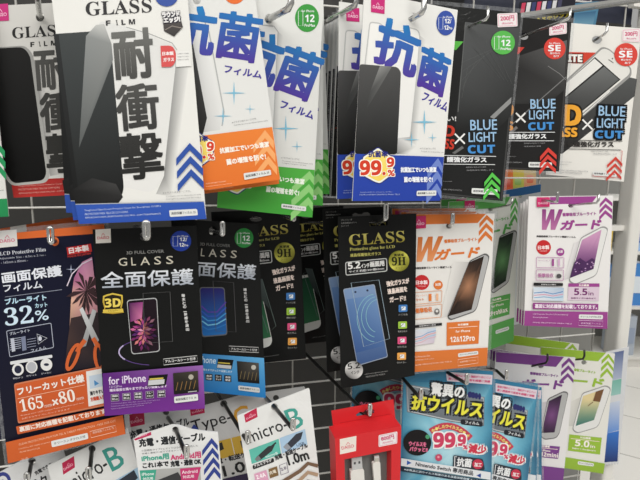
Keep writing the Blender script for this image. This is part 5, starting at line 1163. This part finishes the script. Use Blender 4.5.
hook('dark peg hook with looped end at the blue-chevron cable pouch', (186.8, 451.4), (175.8, 429.6), .43, th=15, tw=5, mat='darkrod', base=(150, 391))
hook('dark peg hook with looped end at the orange C cable pouch', (248, 437), (224, 403.6), .50, th=15, tw=6, mat='darkrod', base=(210, 384))
hook('dark peg hook with looped end at the micro B cable pouch', (293, 424), (274.6, 407), .43, th=14, tw=5.4, mat='darkrod', base=(256, 388))
hook('long dark peg hook ending in a loop at the red box', (370, 410), (364.4, 412), .439, th=15, tw=4.6, mat='darkrod', base=(292, 340))
hook('dark peg hook with looped end left on the front turquoise pouch', (421, 394), (400, 375), .487, th=14, tw=4.4, mat='darkrod', base=(384, 360))
hook('dark peg hook with looped end right on the front turquoise pouch', (467, 379), (446, 371.6), .487, th=14, tw=4.4, mat='darkrod', base=(424, 362))
hook('peg hook with looped end on the overlapped turquoise pouch', (506.6, 375), (497, 371), .50, th=13, tw=4, mat='darkrod', base=(484, 366))
hook('peg hook with upturned end at the violet double-guard pack', (546, 363), (532, 366), .55, loop=False, rise=[(547.6, 360), (547.6, 354)], r=.0014, base=(515, 360), mat='darkrod')
hook('peg hook with upturned end at the lime double-guard pack', (583, 359), (570, 360), .575, loop=False, rise=[(584.4, 356), (584.4, 350)], r=.0014, base=(556, 354), mat='darkrod')
# =================================================================== the rack
rr = Vector((math.cos(R(WYAW)), math.sin(R(WYAW)), 0)); UP = Vector((0, 0, 1))
C0 = CP + W0 * (WALL + .004); C0.z = 0
mesh_x0, mesh_x1, mz0, mz1 = -.72, .60, .62, 1.86
e = empty('wire_mesh_panel', 'white wire mesh panel of the shop rack holding all the peg hooks', 'mesh panel', C0 + UP * mz0)
hz = []; k = 0
z = mz0
while z <= mz1: hz.append(tube([rr * mesh_x0 + UP * (z - mz0), rr * mesh_x1 + UP * (z - mz0)], .0012, 6)); z += .0345
vt = []; x = mesh_x0
while x <= mesh_x1 + .001: vt.append(tube([rr * x + W0 * .0024, rr * x + W0 * .0024 + UP * (mz1 - mz0)], .0012, 6)); x += .06
mesh_obj('horizontal_wire', *merge(hz), 'wire', e, True)['kind'] = 'stuff'
mesh_obj('vertical_wire', *merge(vt), 'wire_dark', e, True)
# right post
pw, pd = .0215, .03
Pm = at(630, 230, WALL + .0); off = (Pm - C0).dot(rr)
pb = C0 + rr * off; pb.z = 0
e = empty('rack_post', 'round-edged white upright post at the right end of the rack', 'post', pb)
n = 10; prof = [(pw / 2 * math.cos(a) * (1 if abs(math.cos(a)) < .7 else 1), pd / 2 * math.sin(a)) for a in [2 * math.pi * i / 20 for i in range(20)]]
sq = rnd([(-pw / 2, -pd / 2), (pw / 2, -pd / 2), (pw / 2, pd / 2), (-pw / 2, pd / 2)], .006)
vs = [rr * a + W0 * b for a, b in sq] + [rr * a + W0 * b + UP * 2.0 for a, b in sq]; m = len(sq)
mesh_obj('post_tube', vs, [(i, (i + 1) % m, m + (i + 1) % m, m + i) for i in range(m)] + [tuple(range(m, 2 * m))], 'white_metal', e)
mesh_obj('foot', *boxm(-rr * .05 - W0 * .2, rr * .1, W0 * .4, UP * .02), 'white_metal', e)
for zz in (1.30, 1.62):
    mesh_obj('bracket', *boxm(-rr * .035 - W0 * .004 + UP * zz, rr * .05, W0 * .01, UP * .008), 'white_metal', e)
pb2 = C0 + rr * mesh_x0; pb2.z = 0
e = empty('rack_post', 'white upright post at the left end of the rack, out of the picture', 'post', pb2) if False else None
# rear boards behind the mesh; aisle light from the right put into their tones
bb = C0 + W0 * .22
o = mesh_obj('wall_back', *boxm(rr * -.9, rr * 1.44, W0 * .012, UP * 1.9), 'dark_panel'); o.location = bb; o['kind'] = 'structure'
o = mesh_obj('wall_back_right', *boxm(rr * .545, rr * .26, W0 * .012, UP * 1.55), 'grey_board'); o.location = bb; o['kind'] = 'structure'  # paler copy of the board, aisle light put into its colour
# shelf ledge and sign board above at right
P1, P2 = at(498, 22, .50), at(660, -2, .53)
d = (P2 - P1)
e = empty('shelf_rail', 'pale grey metal rail slanting along the top right', 'rail', P1)
mesh_obj('rail_bar', *boxm(Vector((0, 0, 0)), d, UP * .006, W0 * .012), 'grey_metal', e); mesh_obj('rail_lip', *boxm(-W0 * .004, d, UP * .002, W0 * .004), 'chrome', e)
P1 = at(430, 9, .64)
e = empty('sign_board', 'dark navy board along the top edge at right', 'sign', P1)
mesh_obj('board', *boxm(Vector(), rr * .32, W0 * .006, UP * .09), 'navy', e); mesh_obj('board_frame', *boxm(-W0 * .001, rr * .32, W0 * .008, UP * .003), 'dark_panel', e)
# dark upper ledge over the left and centre
P1 = at(185, 6, .64)
o = mesh_obj('shelf_board', *boxm(Vector(), rr * .36, W0 * .02, UP * .05), 'dark_panel'); o.location = P1; o['label'] = 'dark board behind the tops of the antibacterial packs'; o['category'] = 'board'
# =================================================================== shop behind
def tile_floor():
    m, nt, b = new_mat('floor_tile')
    tc = nt.nodes.new('ShaderNodeTexCoord'); br = nt.nodes.new('ShaderNodeTexBrick')
    mp = nt.nodes.new('ShaderNodeMapping'); mp.inputs['Rotation'].default_value = (0, 0, R(32))
    br.offset = 0; br.inputs['Scale'].default_value = 1.0; br.inputs['Brick Width'].default_value = .45; br.inputs['Row Height'].default_value = .45; br.inputs['Mortar Size'].default_value = .004
    br.inputs['Color1'].default_value = lin((236, 233, 226)) + [1]; br.inputs['Color2'].default_value = lin((232, 229, 222)) + [1]; br.inputs['Mortar'].default_value = lin((176, 172, 164)) + [1]
    nt.links.new(tc.outputs['Object'], mp.inputs['Vector']); nt.links.new(mp.outputs['Vector'], br.inputs['Vector']); nt.links.new(br.outputs['Color'], b.inputs['Base Color'])
    b.inputs['Roughness'].default_value = .25; MATS['floor'] = m
tile_floor()
o = mesh_obj('floor', [(-5, -3, 0), (8, -3, 0), (8, 8, 0), (-5, 8, 0)], [(0, 1, 2, 3)], 'floor'); o['kind'] = 'structure'
o = mesh_obj('wall_rear', *boxm(Vector((-5, 7.2, 0)), Vector((13, 0, 0)), Vector((0, .1, 0)), Vector((0, 0, 3))), 'wall_white'); o['kind'] = 'structure'
# white shop shelf across the aisle
S0 = Vector((1.50, 3.3, 0))
e = empty('store_shelf', 'pale grey shop shelf across the aisle, seen beside the white post', 'shelf', S0)
mesh_obj('back_panel', *boxm(Vector((0, .42, 0)), Vector((1.3, 0, 0)), Vector((0, .02, 0)), UP * 1.5), 'grey_board', e)
for zz in (.06, .42, .80, 1.16):
    mesh_obj('shelf', *boxm(Vector((0, 0, zz)), Vector((1.3, 0, 0)), Vector((0, .42, 0)), UP * .02), 'white_metal', e)
mesh_obj('side_panel', *boxm(Vector((-.02, 0, 0)), Vector((.02, 0, 0)), Vector((0, .44, 0)), UP * 1.5), 'white_metal', e)
mesh_obj('base', *boxm(Vector((0, .02, 0)), Vector((1.3, 0, 0)), Vector((0, .38, 0)), UP * .06), 'white_metal', e)
def goods(name, label, px, z, w, h, d, rgb, rgb2, gy=.03):
    x = (px - 320) / 500 * 3.36 - 1.5
    e = empty(name, label, 'goods', S0 + Vector((x, gy, z)), 'goods on the shop shelf')
    k = 'g%d' % len(MATS); plain(k, rgb, .4, 0, .15, 20); k2 = k + 'b'; plain(k2, rgb2, .4, 0, .15, 20)
    sq = rnd([(0, 0), (w, 0), (w, d), (0, d)], .012); m = len(sq)
    lo = [Vector((a, b, 0)) for a, b in sq]; up = [Vector((a, b, h)) for a, b in sq]
    mesh_obj('packet_body', lo + up, [(i, (i + 1) % m, m + (i + 1) % m, m + i) for i in range(m)] + [tuple(range(m, 2 * m)), tuple(reversed(range(m)))], k, e)
    mesh_obj('printed_panel', *boxm(Vector((.014, -.004, h * .3)), Vector((w - .028, 0, 0)), Vector((0, .004, 0)), UP * h * .4), k2, e)
    mesh_obj('lid', *boxm(Vector((w * .2, d * .2, h)), Vector((w * .6, 0, 0)), Vector((0, d * .6, 0)), UP * .012), k2, e)
goods('goods_packet', 'blurred yellow packet between the purple-lettered pack and the white post', 601, .821, .085, .15, .1, (226, 190, 60), (244, 236, 190))
goods('goods_packet', 'blurred blue and white bag on the upper shelf, right side of the white post', 628, .821, .14, .19, .12, (156, 194, 232), (60, 120, 210))
goods('goods_packet', 'blurred bright blue box on the middle shelf, right side of the white post', 627, .441, .16, .29, .14, (60, 136, 216), (222, 232, 240))
goods('goods_packet', 'blurred dark blue box between the purple-lettered pack and the white post', 603, .441, .11, .28, .12, (50, 110, 176), (190, 206, 226))
goods('goods_packet', 'blurred clear grey bottle on the lowest shelf, right side of the white post', 624, .081, .16, .28, .14, (176, 186, 200), (150, 164, 188))
# =================================================================== light
def area(name, loc, rot, sx, sy, power, col=(1, 1, 1)):
    l = bpy.data.lights.new(name, 'AREA'); l.shape = 'RECTANGLE'; l.size = sx; l.size_y = sy; l.energy = power; l.color = col
    o = bpy.data.objects.new(name, l); COL.objects.link(o); o.location = loc; o.rotation_euler = rot
area('ceiling_light_front', (0.3, -1.2, 2.9), (R(28), 0, 0), 3.2, 1.2, 60, (1, .975, .93))
area('ceiling_light_right', (2.6, 1.6, 2.95), (0, 0, 0), 1.6, 3.0, 54, (1, .99, .96))
area('ceiling_light_left', (-2.2, -.6, 2.9), (R(20), R(-20), 0), 1.4, 1.4, 8, (1, .985, .95))
w = bpy.data.worlds.new('shop_light'); scene.world = w; w.use_nodes = True
bg = w.node_tree.nodes['Background']; bg.inputs['Color'].default_value = (1, .985, .955, 1); bg.inputs['Strength'].default_value = .36
scene.view_settings.view_transform = 'Standard'
